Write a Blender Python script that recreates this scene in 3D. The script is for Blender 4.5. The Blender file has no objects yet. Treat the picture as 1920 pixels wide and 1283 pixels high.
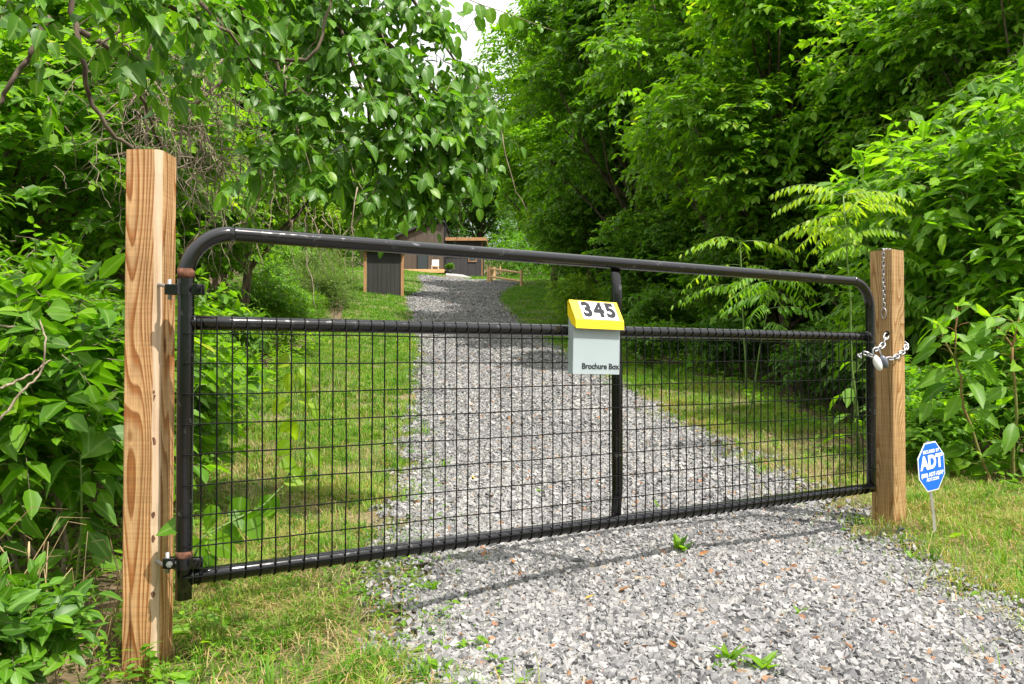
import bpy, math, random
import numpy as np
from mathutils import Vector, Matrix
scene = bpy.context.scene
COL = scene.collection
R = math.radians

# ------------------------------------------------------------------ camera
FPX, CX, CY, PITCH, CZ = 1530.0, 960.0, 641.5, R(1.07), 1.05
cam_d = bpy.data.cameras.new('camera')
cam = bpy.data.objects.new('camera', cam_d); COL.objects.link(cam)
cam.location = (0, 0, CZ); cam.rotation_euler = (math.pi/2 + PITCH, 0, 0)
cam_d.sensor_width = 36; cam_d.lens = FPX/1920*36
cam_d.clip_start = 0.05; cam_d.clip_end = 2000
scene.camera = cam
# ------------------------------------------------------------------ light
SUN_EL, SUN_AZ = R(58), R(-42)           # azimuth measured from +X towards +Y
sun_dir = Vector((math.cos(SUN_EL)*math.cos(SUN_AZ), math.cos(SUN_EL)*math.sin(SUN_AZ), math.sin(SUN_EL)))
sd = bpy.data.lights.new('sun', 'SUN'); sd.energy = 4.7; sd.angle = R(0.6); sd.color = (1.0, 0.955, 0.88)
sun = bpy.data.objects.new('sun', sd); COL.objects.link(sun)
sun.rotation_euler = (-sun_dir).to_track_quat('-Z', 'Y').to_euler(); sun.location = sun_dir*60
world = bpy.data.worlds.new('World'); scene.world = world; world.use_nodes = True
wn, wl = world.node_tree.nodes, world.node_tree.links
for n in list(wn): wn.remove(n)
wo = wn.new('ShaderNodeOutputWorld'); bg = wn.new('ShaderNodeBackground')
sky = wn.new('ShaderNodeTexSky'); sky.sky_type = 'NISHITA'; sky.sun_disc = False
sky.sun_elevation = SUN_EL; sky.sun_rotation = math.pi/2 - SUN_AZ
sky.dust_density = 2.0; sky.air_density = 1.0
tc = wn.new('ShaderNodeTexCoord'); nz = wn.new('ShaderNodeTexNoise'); nz.inputs['Scale'].default_value = 2.2
nz.inputs['Detail'].default_value = 6
rp = wn.new('ShaderNodeValToRGB'); rp.color_ramp.elements[0].position = .25; rp.color_ramp.elements[1].position = .5
rp.color_ramp.elements[0].color = (.45, .45, .45, 1)
mx = wn.new('ShaderNodeMixRGB'); mx.inputs[2].default_value = (5.6, 5.8, 6.1, 1)
wl.new(tc.outputs['Generated'], nz.inputs['Vector']); wl.new(nz.outputs['Fac'], rp.inputs['Fac'])
wl.new(rp.outputs['Color'], mx.inputs[0]); wl.new(sky.outputs['Color'], mx.inputs[1])
sz_ = wn.new('ShaderNodeSeparateXYZ'); wl.new(tc.outputs['Generated'], sz_.inputs[0])      # overcast part brightens towards the zenith
ma_ = wn.new('ShaderNodeMath'); ma_.operation = 'MULTIPLY_ADD'; ma_.use_clamp = False; ma_.inputs[1].default_value = 9.0; ma_.inputs[2].default_value = 3.8
wl.new(sz_.outputs[2], ma_.inputs[0]); cb = wn.new('ShaderNodeCombineXYZ')
for i_ in range(3): wl.new(ma_.outputs[0], cb.inputs[i_])
wl.new(cb.outputs[0], mx.inputs[2]); wl.new(mx.outputs['Color'], bg.inputs['Color']); bg.inputs['Strength'].default_value = 0.12
wl.new(bg.outputs['Background'], wo.inputs['Surface'])
vs = scene.view_settings
vs.view_transform = 'Standard'; vs.look = 'None'; vs.gamma = 1; vs.use_curve_mapping = False
vs.exposure = 0.78
scene.cycles.max_bounces = 7; scene.cycles.diffuse_bounces = 5; scene.cycles.transmission_bounces = 5
scene.cycles.use_denoising = True

# ------------------------------------------------------------------ helpers
def at(px, py, Y):
    x = (px-CX)/FPX; u = (CY-py)/FPX
    d = np.array([x, math.cos(PITCH)-u*math.sin(PITCH), math.sin(PITCH)+u*math.cos(PITCH)])
    p = d*(Y/d[1]); p[2] += CZ
    return p
def norm(v):
    return v/np.maximum(np.linalg.norm(v, axis=-1, keepdims=True), 1e-9)
def pn(x, y, s, seed=0):                 # cheap smooth noise about 0..1
    x = np.asarray(x)*s; y = np.asarray(y)*s; r = random.Random(seed); a = 0
    for k in range(5):
        t = r.uniform(0, 6.28); f = r.uniform(.6, 1.9)
        a = a + np.sin((x*math.cos(t)+y*math.sin(t))*f*2 + r.uniform(0, 6.28) + 1.3*np.sin((y*math.cos(t)-x*math.sin(t))*f+k))
    return np.clip(a/5*.9+.5, 0, 1)

class MB:
    """collects geometry, builds ONE mesh object"""
    def __init__(s): s.v = []; s.n = 0; s.f = []; s.r = []; s.m = []; s.w = []
    def add(s, v, faces, rnd=0.5, mat=0, vm=None):
        v = np.asarray(v, float).reshape(-1, 3)
        if not isinstance(faces, list) or (len(faces) and not hasattr(faces[0], 'shape')):
            g = {}
            for f in faces: g.setdefault(len(f), []).append(f)
            faces = [np.array(a) for a in g.values()]
        for a in faces:
            s.f.append(a + s.n); s.m.append(np.full(len(a), mat))
            s.r.append(np.broadcast_to(np.asarray(rnd, float), (len(a),)) if np.ndim(rnd) == 0 else np.repeat(rnd, len(a)//len(rnd)))
        s.w.append(np.zeros(len(v)) if vm is None else vm); s.v.append(v); s.n += len(v); return s
    def mesh(s, name, mats, smooth=False):
        me = bpy.data.meshes.new(name)
        V = np.concatenate(s.v); me.vertices.add(len(V)); me.vertices.foreach_set('co', V.ravel())
        idx = np.concatenate([a.ravel() for a in s.f]); tot = np.concatenate([np.full(len(a), a.shape[1]) for a in s.f])
        me.loops.add(len(idx)); me.loops.foreach_set('vertex_index', idx.astype(np.int32))
        me.polygons.add(len(tot)); st = np.concatenate([[0], np.cumsum(tot)[:-1]])
        me.polygons.foreach_set('loop_start', st.astype(np.int32))
        me.polygons.foreach_set('loop_total', tot.astype(np.int32))
        me.polygons.foreach_set('material_index', np.concatenate(s.m).astype(np.int32))
        me.polygons.foreach_set('use_smooth', np.full(len(tot), smooth))
        at_ = me.attributes.new('rnd', 'FLOAT', 'FACE'); at_.data.foreach_set('value', np.concatenate(s.r).astype(np.float32))
        if any(w.any() for w in s.w): a2 = me.attributes.new('mid', 'FLOAT', 'POINT'); a2.data.foreach_set('value', np.concatenate(s.w).astype(np.float32))
        for m in (mats if isinstance(mats, (list, tuple)) else [mats]): me.materials.append(m)
        me.update(calc_edges=True); return me
    def build(s, name, mats, parent=None, smooth=False, loc=None):
        o = bpy.data.objects.new(name, s.mesh(name, mats, smooth)); COL.objects.link(o)
        if parent is not None: o.parent = parent
        if loc is not None: o.location = loc
        return o
    def box(s, x0, x1, y0, y1, z0, z1, mat=0, rnd=.5):
        v = [(x, y, z) for z in (z0, z1) for y in (y0, y1) for x in (x0, x1)]
        return s.add(v, [(0, 2, 3, 1), (4, 5, 7, 6), (0, 1, 5, 4), (2, 6, 7, 3), (0, 4, 6, 2), (1, 3, 7, 5)], rnd, mat)
    def bbox(s, x0, x1, y0, y1, z0, z1, b=.004, mat=0):      # chamfered box
        xs, ys, zs = (x0, x1), (y0, y1), (z0, z1); V = []; ix = {}
        for i in (0, 1):
            for j in (0, 1):
                for k in (0, 1):
                    sx, sy, sz = (b if i == 0 else -b), (b if j == 0 else -b), (b if k == 0 else -b)
                    c = (xs[i], ys[j], zs[k])
                    for a, p in enumerate([(c[0], c[1]+sy, c[2]+sz), (c[0]+sx, c[1], c[2]+sz), (c[0]+sx, c[1]+sy, c[2])]):
                        ix[(i, j, k, a)] = len(V); V.append(p)
        F = []
        for i in (0, 1): F.append([ix[(i, j, k, 0)] for j, k in ((0, 0), (1, 0), (1, 1), (0, 1))])
        for j in (0, 1): F.append([ix[(i, j, k, 1)] for i, k in ((0, 0), (1, 0), (1, 1), (0, 1))])
        for k in (0, 1): F.append([ix[(i, j, k, 2)] for i, j in ((0, 0), (1, 0), (1, 1), (0, 1))])
        for i in (0, 1):
            for j in (0, 1): F.append([ix[(i, j, 0, 0)], ix[(i, j, 0, 1)], ix[(i, j, 1, 1)], ix[(i, j, 1, 0)]])
        for i in (0, 1):
            for k in (0, 1): F.append([ix[(i, 0, k, 0)], ix[(i, 0, k, 2)], ix[(i, 1, k, 2)], ix[(i, 1, k, 0)]])
        for j in (0, 1):
            for k in (0, 1): F.append([ix[(0, j, k, 1)], ix[(0, j, k, 2)], ix[(1, j, k, 2)], ix[(1, j, k, 1)]])
        for i in (0, 1):
            for j in (0, 1):
                for k in (0, 1): F.append([ix[(i, j, k, a)] for a in (0, 1, 2)])
        return s.add(V, F, .5, mat)
    def tube(s, pts, rad, seg=8, mat=0, rnd=.5, caps=True):
        P = np.array(pts, float); n = len(P)
        rad = np.broadcast_to(np.asarray(rad, float), (n,))
        T = norm(np.gradient(P, axis=0)); up = np.array([0, 0, 1.]) if abs(T[0][2]) < .9 else np.array([1., 0, 0])
        V = []
        x = norm(np.cross(T[0], up))
        for i in range(n):
            x = norm(x - T[i]*np.dot(x, T[i])); y = np.cross(T[i], x)
            a = np.arange(seg)*2*math.pi/seg
            V.append(P[i] + rad[i]*(np.outer(np.cos(a), x)+np.outer(np.sin(a), y)))
        V = np.concatenate(V); F = []
        i = np.arange(n-1)[:, None]*seg; j = np.arange(seg)[None]; j2 = (j+1) % seg
        q = np.stack([i+j, i+j2, i+j2+seg, i+j+seg], -1).reshape(-1, 4)
        fl = [q]
        if caps:
            fl.append(np.array([list(range(seg))[::-1]])); fl.append(np.array([[(n-1)*seg+k for k in range(seg)]]))
        return s.add(V, fl, rnd, mat)

def tag(o, label=None, cat=None, group=None, kind=None):
    if label: o['label'] = label
    if cat: o['category'] = cat
    if group: o['group'] = group
    if kind: o['kind'] = kind
    return o
def thing(name, label, cat, loc=(0, 0, 0), rz=0, group=None, scale=1):
    o = bpy.data.objects.new(name, None); COL.objects.link(o); o.location = loc; o.rotation_euler = (0, 0, rz)
    o.empty_display_size = .1; o.scale = (scale,)*3
    return tag(o, label, cat, group)
def inst(name, me, parent, loc=(0, 0, 0), rot=(0, 0, 0)):
    o = bpy.data.objects.new(name, me); COL.objects.link(o); o.parent = parent; o.location = loc; o.rotation_euler = rot
    return o
def text_mesh(name, body, size, mat, parent, loc, rot=(0, 0, 0), bold=0, sx=1, extr=.0006, align='CENTER', shear=0):
    c = bpy.data.curves.new(name, 'FONT'); c.body = body; c.size = size; c.align_x = align; c.align_y = 'CENTER'
    c.offset = bold; c.extrude = extr; c.resolution_u = 4; c.shear = shear
    t = bpy.data.objects.new(name+'_tmp', c); COL.objects.link(t)
    dg = bpy.context.evaluated_depsgraph_get(); me = bpy.data.meshes.new_from_object(t.evaluated_get(dg))
    bpy.data.objects.remove(t); bpy.data.curves.remove(c)
    me.materials.clear(); me.materials.append(mat); me.name = name
    o = inst(name, me, parent, loc, rot); o.scale = (sx, 1, 1); return o

# ------------------------------------------------------------------ materials
def mat(name, color=(.5, .5, .5), rough=.6, metal=0, spec=.5, coat=0):
    m = bpy.data.materials.new(name); m.use_nodes = True; b = m.node_tree.nodes['Principled BSDF']
    b.inputs['Base Color'].default_value = (*color, 1); b.inputs['Roughness'].default_value = rough
    b.inputs['Metallic'].default_value = metal; b.inputs['Specular IOR Level'].default_value = spec
    b.inputs['Coat Weight'].default_value = coat
    return m
def nodes(m): return m.node_tree.nodes, m.node_tree.links, m.node_tree.nodes['Principled BSDF']
def ramp(n, stops, interp='LINEAR'):
    r = n.new('ShaderNodeValToRGB'); cr = r.color_ramp; cr.interpolation = interp
    while len(cr.elements) < len(stops): cr.elements.new(.5)
    for e, (p, c) in zip(cr.elements, stops): e.position = p; e.color = (*c, 1)
    return r
def noise(n, l, scale, detail=4, vec=None, dist=0, rough=.5):
    t = n.new('ShaderNodeTexNoise'); t.inputs['Scale'].default_value = scale; t.inputs['Detail'].default_value = detail
    t.inputs['Distortion'].default_value = dist; t.inputs['Roughness'].default_value = rough
    if vec is not None: l.new(vec, t.inputs['Vector'])
    return t
def objvec(n, l, scale=(1, 1, 1), kind='Object', rot=(0, 0, 0), loc=(0, 0, 0)):
    tc = n.new('ShaderNodeTexCoord'); mp = n.new('ShaderNodeMapping'); mp.inputs['Scale'].default_value = scale
    mp.inputs['Rotation'].default_value = rot; mp.inputs['Location'].default_value = loc
    l.new(tc.outputs[kind], mp.inputs['Vector']); return mp.outputs['Vector']
def math_(n, l, op, a, b=None, c=None):
    m = n.new('ShaderNodeMath'); m.operation = op
    for i, v in enumerate((a, b, c)):
        if v is None: continue
        if isinstance(v, (int, float)): m.inputs[i].default_value = v
        else: l.new(v, m.inputs[i])
    return m.outputs[0]
def bump(n, l, b, h, strength=.3, dist=.01):
    bn = n.new('ShaderNodeBump'); bn.inputs['Strength'].default_value = strength; bn.inputs['Distance'].default_value = dist
    l.new(h, bn.inputs['Height']); l.new(bn.outputs['Normal'], b.inputs['Normal'])

def leaf_mat(name, stops, rough=.48, trans=.42, tcol=1.7, spec=.28, vein=True):
    m = mat(name, rough=rough, spec=spec); n, l, b = nodes(m)
    a = n.new('ShaderNodeAttribute'); a.attribute_name = 'rnd'
    oi = n.new('ShaderNodeObjectInfo')
    f = math_(n, l, 'MULTIPLY_ADD', oi.outputs['Random'], .10, a.outputs['Fac'])
    f = math_(n, l, 'SUBTRACT', f, .05)
    r = ramp(n, stops); l.new(f, r.inputs['Fac'])
    nz = noise(n, l, 14, 3, objvec(n, l)); col = n.new('ShaderNodeMixRGB'); col.blend_type = 'MULTIPLY'
    rr = ramp(n, [(.3, (.78, .8, .75)), (.7, (1.12, 1.08, 1.0))]); l.new(nz.outputs['Fac'], rr.inputs['Fac'])
    col.inputs[0].default_value = 1; l.new(r.outputs['Color'], col.inputs[1]); l.new(rr.outputs['Color'], col.inputs[2])
    av = n.new('ShaderNodeAttribute'); av.attribute_name = 'mid'; vf = math_(n, l, 'MULTIPLY', math_(n, l, 'POWER', av.outputs['Fac'], 9), .55)
    cv = n.new('ShaderNodeMixRGB'); cv.inputs[2].default_value = (.26, .38, .12, 1); l.new(vf, cv.inputs[0]); l.new(col.outputs['Color'], cv.inputs[1]); col = cv
    l.new(col.outputs['Color'], b.inputs['Base Color'])
    tr = n.new('ShaderNodeBsdfTranslucent'); hs = n.new('ShaderNodeMixRGB'); hs.blend_type = 'MULTIPLY'; hs.inputs[0].default_value = 1
    hs.inputs[2].default_value = (1.35*tcol, 1.4*tcol, .4*tcol, 1); l.new(col.outputs['Color'], hs.inputs[1])
    l.new(hs.outputs['Color'], tr.inputs['Color'])
    ms = n.new('ShaderNodeMixShader'); ms.inputs[0].default_value = trans
    l.new(b.outputs[0], ms.inputs[1]); l.new(tr.outputs[0], ms.inputs[2])
    l.new(ms.outputs[0], n['Material Output'].inputs['Surface'])
    return m
M = {}
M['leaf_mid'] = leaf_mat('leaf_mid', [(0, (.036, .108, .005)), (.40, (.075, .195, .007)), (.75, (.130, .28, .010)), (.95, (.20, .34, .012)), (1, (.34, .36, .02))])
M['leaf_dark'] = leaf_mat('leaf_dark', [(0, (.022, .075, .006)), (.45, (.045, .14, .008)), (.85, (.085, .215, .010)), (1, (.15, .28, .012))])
M['leaf_glossy'] = leaf_mat('leaf_glossy', [(0, (.035, .11, .006)), (.45, (.070, .185, .009)), (.85, (.125, .27, .012)), (1, (.23, .36, .015))], rough=.44, spec=.35, trans=.36)
M['leaf_bright'] = leaf_mat('leaf_bright', [(0, (.055, .155, .006)), (.45, (.115, .255, .009)), (.85, (.19, .34, .013)), (1, (.36, .41, .02))], trans=.44)
M['leaf_lime'] = leaf_mat('leaf_lime', [(0, (.09, .21, .010)), (.5, (.17, .30, .012)), (.9, (.28, .37, .015)), (1, (.44, .35, .02))], trans=.45)
M['leaf_pale'] = leaf_mat('leaf_pale', [(0, (.06, .14, .03)), (.6, (.13, .22, .05)), (1, (.28, .32, .13))], rough=.6, trans=.3)
M['leaf_far'] = leaf_mat('leaf_far', [(0, (.035, .105, .012)), (.5, (.07, .175, .015)), (.85, (.12, .25, .02)), (1, (.19, .30, .03))], rough=.55, trans=.35, tcol=1.5)
M['straw'] = leaf_mat('straw', [(0, (.16, .10, .05)), (.5, (.33, .23, .12)), (1, (.52, .42, .25))], rough=.7, trans=.2, tcol=.8)
M['grass'] = leaf_mat('grass', [(0, (.055, .165, .010)), (.35, (.11, .26, .016)), (.6, (.19, .335, .026)), (.78, (.32, .35, .09)), (.88, (.44, .34, .17)), (1, (.38, .22, .12))], rough=.55, trans=.3, tcol=1.2)
M['dead_leaf'] = leaf_mat('dead_leaf', [(0, (.20, .07, .025)), (.4, (.38, .15, .05)), (.7, (.50, .24, .10)), (1, (.58, .42, .06))], rough=.6, trans=.15, tcol=.8)

def bark(name, c0, c1, sc=14):
    m = mat(name, rough=.9, spec=.2); n, l, b = nodes(m); v = objvec(n, l, (1, 1, .25))
    t = noise(n, l, sc, 8, v, .6); r = ramp(n, [(.32, c0), (.7, c1)]); l.new(t.outputs['Fac'], r.inputs['Fac'])
    l.new(r.outputs['Color'], b.inputs['Base Color']); bump(n, l, b, t.outputs['Fac'], .6, .02); return m
M['bark'] = bark('bark', (.045, .032, .022), (.17, .13, .095))
M['twig'] = bark('twig', (.12, .09, .06), (.34, .27, .20), 40)
M['stem'] = mat('green_stem', (.12, .20, .04), .5)
M['red_stem'] = bark('red_stem', (.16, .20, .05), (.30, .14, .08), 8)

def post_mat(name, seed, base, dark):
    m = mat(name, rough=.62, spec=.3); n, l, b = nodes(m)
    v = objvec(n, l, (7.5, 7.5, 1.05), loc=(seed, seed*.7, seed*.3))
    t = noise(n, l, 1.0, 1.2, v, .0, .3)
    v1 = objvec(n, l, (1, 1, 1)); sp = n.new('ShaderNodeSeparateXYZ'); l.new(v1, sp.inputs[0])
    rad = math_(n, l, 'ADD', math_(n, l, 'MULTIPLY', sp.outputs[0], 32), math_(n, l, 'MULTIPLY', sp.outputs[1], 22))
    # pith off to one side: cathedral figure in the middle of the face, straight grain near its edges
    rx = math_(n, l, 'POWER', math_(n, l, 'ADD', sp.outputs[0], -.004), 2)
    ry = math_(n, l, 'POWER', math_(n, l, 'ADD', sp.outputs[1], .05), 2)
    rr_ = math_(n, l, 'SQRT', math_(n, l, 'ADD', rx, ry))
    e = math_(n, l, 'ADD', math_(n, l, 'MULTIPLY', rr_, 50), math_(n, l, 'MULTIPLY', t.outputs['Fac'], 24))
    fr = math_(n, l, 'FRACT', e)
    r = ramp(n, [(0, base), (.42, tuple(c*.86 for c in base)), (.72, dark), (.9, tuple(c*.8 for c in dark)), (1, base)])
    l.new(fr, r.inputs['Fac'])
    fine = noise(n, l, 1, 4, objvec(n, l, (240, 240, 7)), 0, .6)
    big = noise(n, l, 1, 3, objvec(n, l, (3, 3, 1.6), loc=(seed, 0, 0)))
    saw = noise(n, l, 1, 2, objvec(n, l, (4, 4, 130)))
    mm = n.new('ShaderNodeMixRGB'); mm.blend_type = 'MULTIPLY'; mm.inputs[0].default_value = 1
    r2 = ramp(n, [(.3, (.70, .68, .66)), (.65, (1.1, 1.1, 1.1))]); l.new(fine.outputs['Fac'], r2.inputs['Fac'])
    l.new(r.outputs['Color'], mm.inputs[1]); l.new(r2.outputs['Color'], mm.inputs[2])
    m2 = n.new('ShaderNodeMixRGB'); m2.blend_type = 'MULTIPLY'; m2.inputs[0].default_value = 1
    r3 = ramp(n, [(.3, (.78, .76, .70)), (.7, (1.12, 1.05, .98))]); l.new(big.outputs['Fac'], r3.inputs['Fac'])
    l.new(mm.outputs['Color'], m2.inputs[1]); l.new(r3.outputs['Color'], m2.inputs[2])
    m3 = n.new('ShaderNodeMixRGB'); m3.blend_type = 'MULTIPLY'; m3.inputs[0].default_value = .55
    r4 = ramp(n, [(.35, (.78, .78, .78)), (.6, (1.08, 1.08, 1.08))]); l.new(saw.outputs['Fac'], r4.inputs['Fac'])
    l.new(m2.outputs['Color'], m3.inputs[1]); l.new(r4.outputs['Color'], m3.inputs[2])
    ck = noise(n, l, 1, 2, objvec(n, l, (95, 95, 1.7), loc=(seed*2, 0, 0)), 0, .4); rk = ramp(n, [(.66, (1, 1, 1)), (.69, (.25, .2, .16)), (.72, (.25, .2, .16))]); l.new(ck.outputs['Fac'], rk.inputs['Fac'])
    m4 = n.new('ShaderNodeMixRGB'); m4.blend_type = 'MULTIPLY'; m4.inputs[0].default_value = .8; l.new(m3.outputs['Color'], m4.inputs[1]); l.new(rk.outputs['Color'], m4.inputs[2])
    sn = noise(n, l, 9, 5, objvec(n, l)); zz = math_(n, l, 'ADD', sp.outputs[2], math_(n, l, 'MULTIPLY', sn.outputs['Fac'], .22))      # soil splashed on the foot
    rs = ramp(n, [(.13, (.42, .36, .30)), (.30, (1, 1, 1))]); l.new(zz, rs.inputs['Fac']); m5 = n.new('ShaderNodeMixRGB'); m5.blend_type = 'MULTIPLY'; m5.inputs[0].default_value = .75
    l.new(m4.outputs['Color'], m5.inputs[1]); l.new(rs.outputs['Color'], m5.inputs[2])
    kn = n.new('ShaderNodeTexVoronoi'); kn.inputs['Scale'].default_value = 1; l.new(objvec(n, l, (9, 9, 4.2), loc=(seed*1.3, seed, 0)), kn.inputs['Vector'])
    rk2 = ramp(n, [(.05, (.22, .12, .07)), (.10, (.55, .42, .3)), (.15, (1, 1, 1))]); l.new(kn.outputs['Distance'], rk2.inputs['Fac']); m6 = n.new('ShaderNodeMixRGB'); m6.blend_type = 'MULTIPLY'; m6.inputs[0].default_value = .9
    l.new(m5.outputs['Color'], m6.inputs[1]); l.new(rk2.outputs['Color'], m6.inputs[2]); l.new(m6.outputs['Color'], b.inputs['Base Color'])
    h = math_(n, l, 'ADD', math_(n, l, 'MULTIPLY', fine.outputs['Fac'], .6), math_(n, l, 'MULTIPLY', fr, .35))
    bump(n, l, b, h, .5, .002); return m
M['post_a'] = post_mat('pine_post', 3.1, (.52, .33, .165), (.29, .12, .036))
M['post_b'] = post_mat('pine_post_weathered', 7.7, (.47, .315, .155), (.31, .165, .062))
def plain_wood(name, c0, c1, sc=(30, 30, 2)):
    m = mat(name, rough=.7, spec=.3); n, l, b = nodes(m); t = noise(n, l, 1, 6, objvec(n, l, sc), .4)
    r = ramp(n, [(.3, c0), (.7, c1)]); l.new(t.outputs['Fac'], r.inputs['Fac']); l.new(r.outputs['Color'], b.inputs['Base Color'])
    bump(n, l, b, t.outputs['Fac'], .3, .003); return m
M['sapwood'] = plain_wood('sapwood', (.42, .29, .18), (.56, .41, .29), (60, 60, 4))
M['cedar'] = plain_wood('cedar', (.27, .14, .06), (.42, .23, .11), (8, 8, 1))
M['deck_wood'] = plain_wood('deck_wood', (.55, .32, .14), (.70, .45, .22), (2, 8, 8))
M['rail_wood'] = plain_wood('rail_wood', (.42, .24, .11), (.66, .42, .22), (8, 8, 8))
M['bark_patch'] = bark('bark_patch', (.07, .035, .02), (.20, .10, .06), 60)

# gate paint: black enamel, lightly scuffed
m = M['black'] = mat('black_paint', (.003, .003, .004), .13, 0, .62, .0); n, l, b = nodes(m)
t = noise(n, l, 30, 8, objvec(n, l, (1, 1, 1)), .5); r = ramp(n, [(.64, (.004, .004, .005)), (.70, (.03, .03, .03)), (.78, (.08, .075, .07))])
l.new(t.outputs['Fac'], r.inputs['Fac']); l.new(r.outputs['Color'], b.inputs['Base Color'])
r = ramp(n, [(.55, (.13, .13, .13)), (.78, (.40, .40, .40))]); l.new(t.outputs['Fac'], r.inputs['Fac']); l.new(r.outputs['Color'], b.inputs['Roughness'])
t2 = noise(n, l, 7, 3, objvec(n, l)); bump(n, l, b, t2.outputs['Fac'], .03, .002)
M['wire'] = mat('black_wire', (.004, .004, .004), .6, 0, .12)
m = M['rust'] = mat('rust', rough=.85, spec=.2); n, l, b = nodes(m); t = noise(n, l, 60, 6, objvec(n, l))
r = ramp(n, [(.3, (.03, .022, .02)), (.47, (.10, .042, .026)), (.7, (.19, .085, .05))]); l.new(t.outputs['Fac'], r.inputs['Fac']); l.new(r.outputs['Color'], b.inputs['Base Color'])
M['zinc'] = mat('galvanised', (.42, .42, .43), .48, .8)
M['zinc_dull'] = mat('galvanised_dull', (.36, .36, .36), .5, .7)
M['white_lock'] = mat('lock_white', (.75, .75, .72), .4)
M['grey_lock'] = mat('lock_grey', (.10, .11, .14), .4)
M['yellow'] = mat('yellow_plastic', (.85, .62, .015), .38)
M['label_white'] = mat('label_white', (.78, .78, .80), .5)
M['digit'] = mat('digit_grey', (.016, .017, .022), .6, 0, .2)
m = M['frost'] = mat('frosted_plastic', (.46, .53, .55), .32); n, l, b = nodes(m)
b.inputs['Alpha'].default_value = .58; b.inputs['Transmission Weight'].default_value = .0
M['blue'] = mat('sign_blue', (.006, .12, .62), .35)
M['sign_white'] = mat('sign_white', (.82, .83, .85), .4)
M['stake'] = mat('metal_stake', (.50, .48, .44), .5, .2)
# siding
def siding(name, c0, c1):
    m = mat(name, rough=.65, spec=.35); n, l, b = nodes(m); t = noise(n, l, 1, 4, objvec(n, l, (3, 3, .4)))
    r = ramp(n, [(.3, c0), (.7, c1)]); l.new(t.outputs['Fac'], r.inputs['Fac']); l.new(r.outputs['Color'], b.inputs['Base Color']); return m
M['side_brown'] = siding('brown_siding', (.080, .058, .044), (.115, .086, .066))
M['side_grey'] = siding('grey_siding', (.036, .032, .036), (.050, .045, .050))
M['side_dark'] = siding('dark_siding', (.022, .022, .019), (.036, .035, .030))
M['roof_metal'] = mat('roof_metal', (.06, .058, .065), .4, .3)
M['glass'] = mat('window_glass', (.02, .03, .03), .06, 0, .8)
M['frame_black'] = mat('window_frame', (.012, .012, .014), .4)
M['concrete'] = plain_wood('concrete', (.26, .25, .24), (.36, .34, .33), (4, 4, 4))
M['chair_white'] = mat('chair_white', (.8, .78, .74), .5)

# ground
def ground_mat(name, stops, sc, sc2, b_str=.5):
    m = mat(name, rough=.95, spec=.15); n, l, b = nodes(m); v = objvec(n, l)
    t = noise(n, l, sc, 9, v, .3, .65); t2 = noise(n, l, sc2, 3, v)
    f = math_(n, l, 'ADD', math_(n, l, 'MULTIPLY', t.outputs['Fac'], .65), math_(n, l, 'MULTIPLY', t2.outputs['Fac'], .35))
    r = ramp(n, stops); l.new(f, r.inputs['Fac']); l.new(r.outputs['Color'], b.inputs['Base Color'])
    bump(n, l, b, t.outputs['Fac'], b_str, .03); return m
M['soil'] = ground_mat('forest_floor', [(.30, (.025, .022, .010)), (.45, (.07, .055, .030)), (.58, (.14, .10, .06)), (.70, (.24, .17, .11))], 9, .9)
M['turf'] = ground_mat('turf_soil', [(.34, (.05, .075, .018)), (.46, (.09, .12, .03)), (.54, (.16, .13, .07)), (.64, (.27, .185, .115))], 30, 1.6)
m = M['gravel'] = mat('gravel_bed', rough=.9, spec=.25); n, l, b = nodes(m); v = objvec(n, l)
vo = n.new('ShaderNodeTexVoronoi'); vo.inputs['Scale'].default_value = 34; l.new(v, vo.inputs['Vector'])
sp = n.new('ShaderNodeSeparateXYZ'); l.new(vo.outputs['Color'], sp.inputs[0])
r = ramp(n, [(0, (.06, .06, .065)), (.35, (.12, .12, .12)), (.7, (.22, .215, .21)), (.93, (.34, .33, .31)), (1, (.28, .18, .11))])
l.new(sp.outputs[0], r.inputs['Fac']); l.new(r.outputs['Color'], b.inputs['Base Color'])
bump(n, l, b, math_(n, l, 'SUBTRACT', 1, vo.outputs['Distance']), 1, .02)
m = M['stone'] = mat('crushed_stone', rough=.85, spec=.3); n, l, b = nodes(m)
a = n.new('ShaderNodeAttribute'); a.attribute_name = 'rnd'
r = ramp(n, [(0, (.075, .075, .08)), (.25, (.145, .145, .150)), (.55, (.245, .242, .240)), (.82, (.31, .303, .295)), (.955, (.385, .372, .355)), (.97, (.30, .23, .15)), (1, (.27, .12, .06))])
l.new(a.outputs['Fac'], r.inputs['Fac']); t = noise(n, l, 90, 4, objvec(n, l)); mm = n.new('ShaderNodeMixRGB'); mm.blend_type = 'MULTIPLY'; mm.inputs[0].default_value = 1
r2 = ramp(n, [(.3, (.78, .78, .78)), (.7, (1.12, 1.1, 1.08))]); l.new(t.outputs['Fac'], r2.inputs['Fac']); l.new(r.outputs['Color'], mm.inputs[1]); l.new(r2.outputs['Color'], mm.inputs[2])
l.new(mm.outputs['Color'], b.inputs['Base Color']); bump(n, l, b, t.outputs['Fac'], .3, .003)

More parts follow.
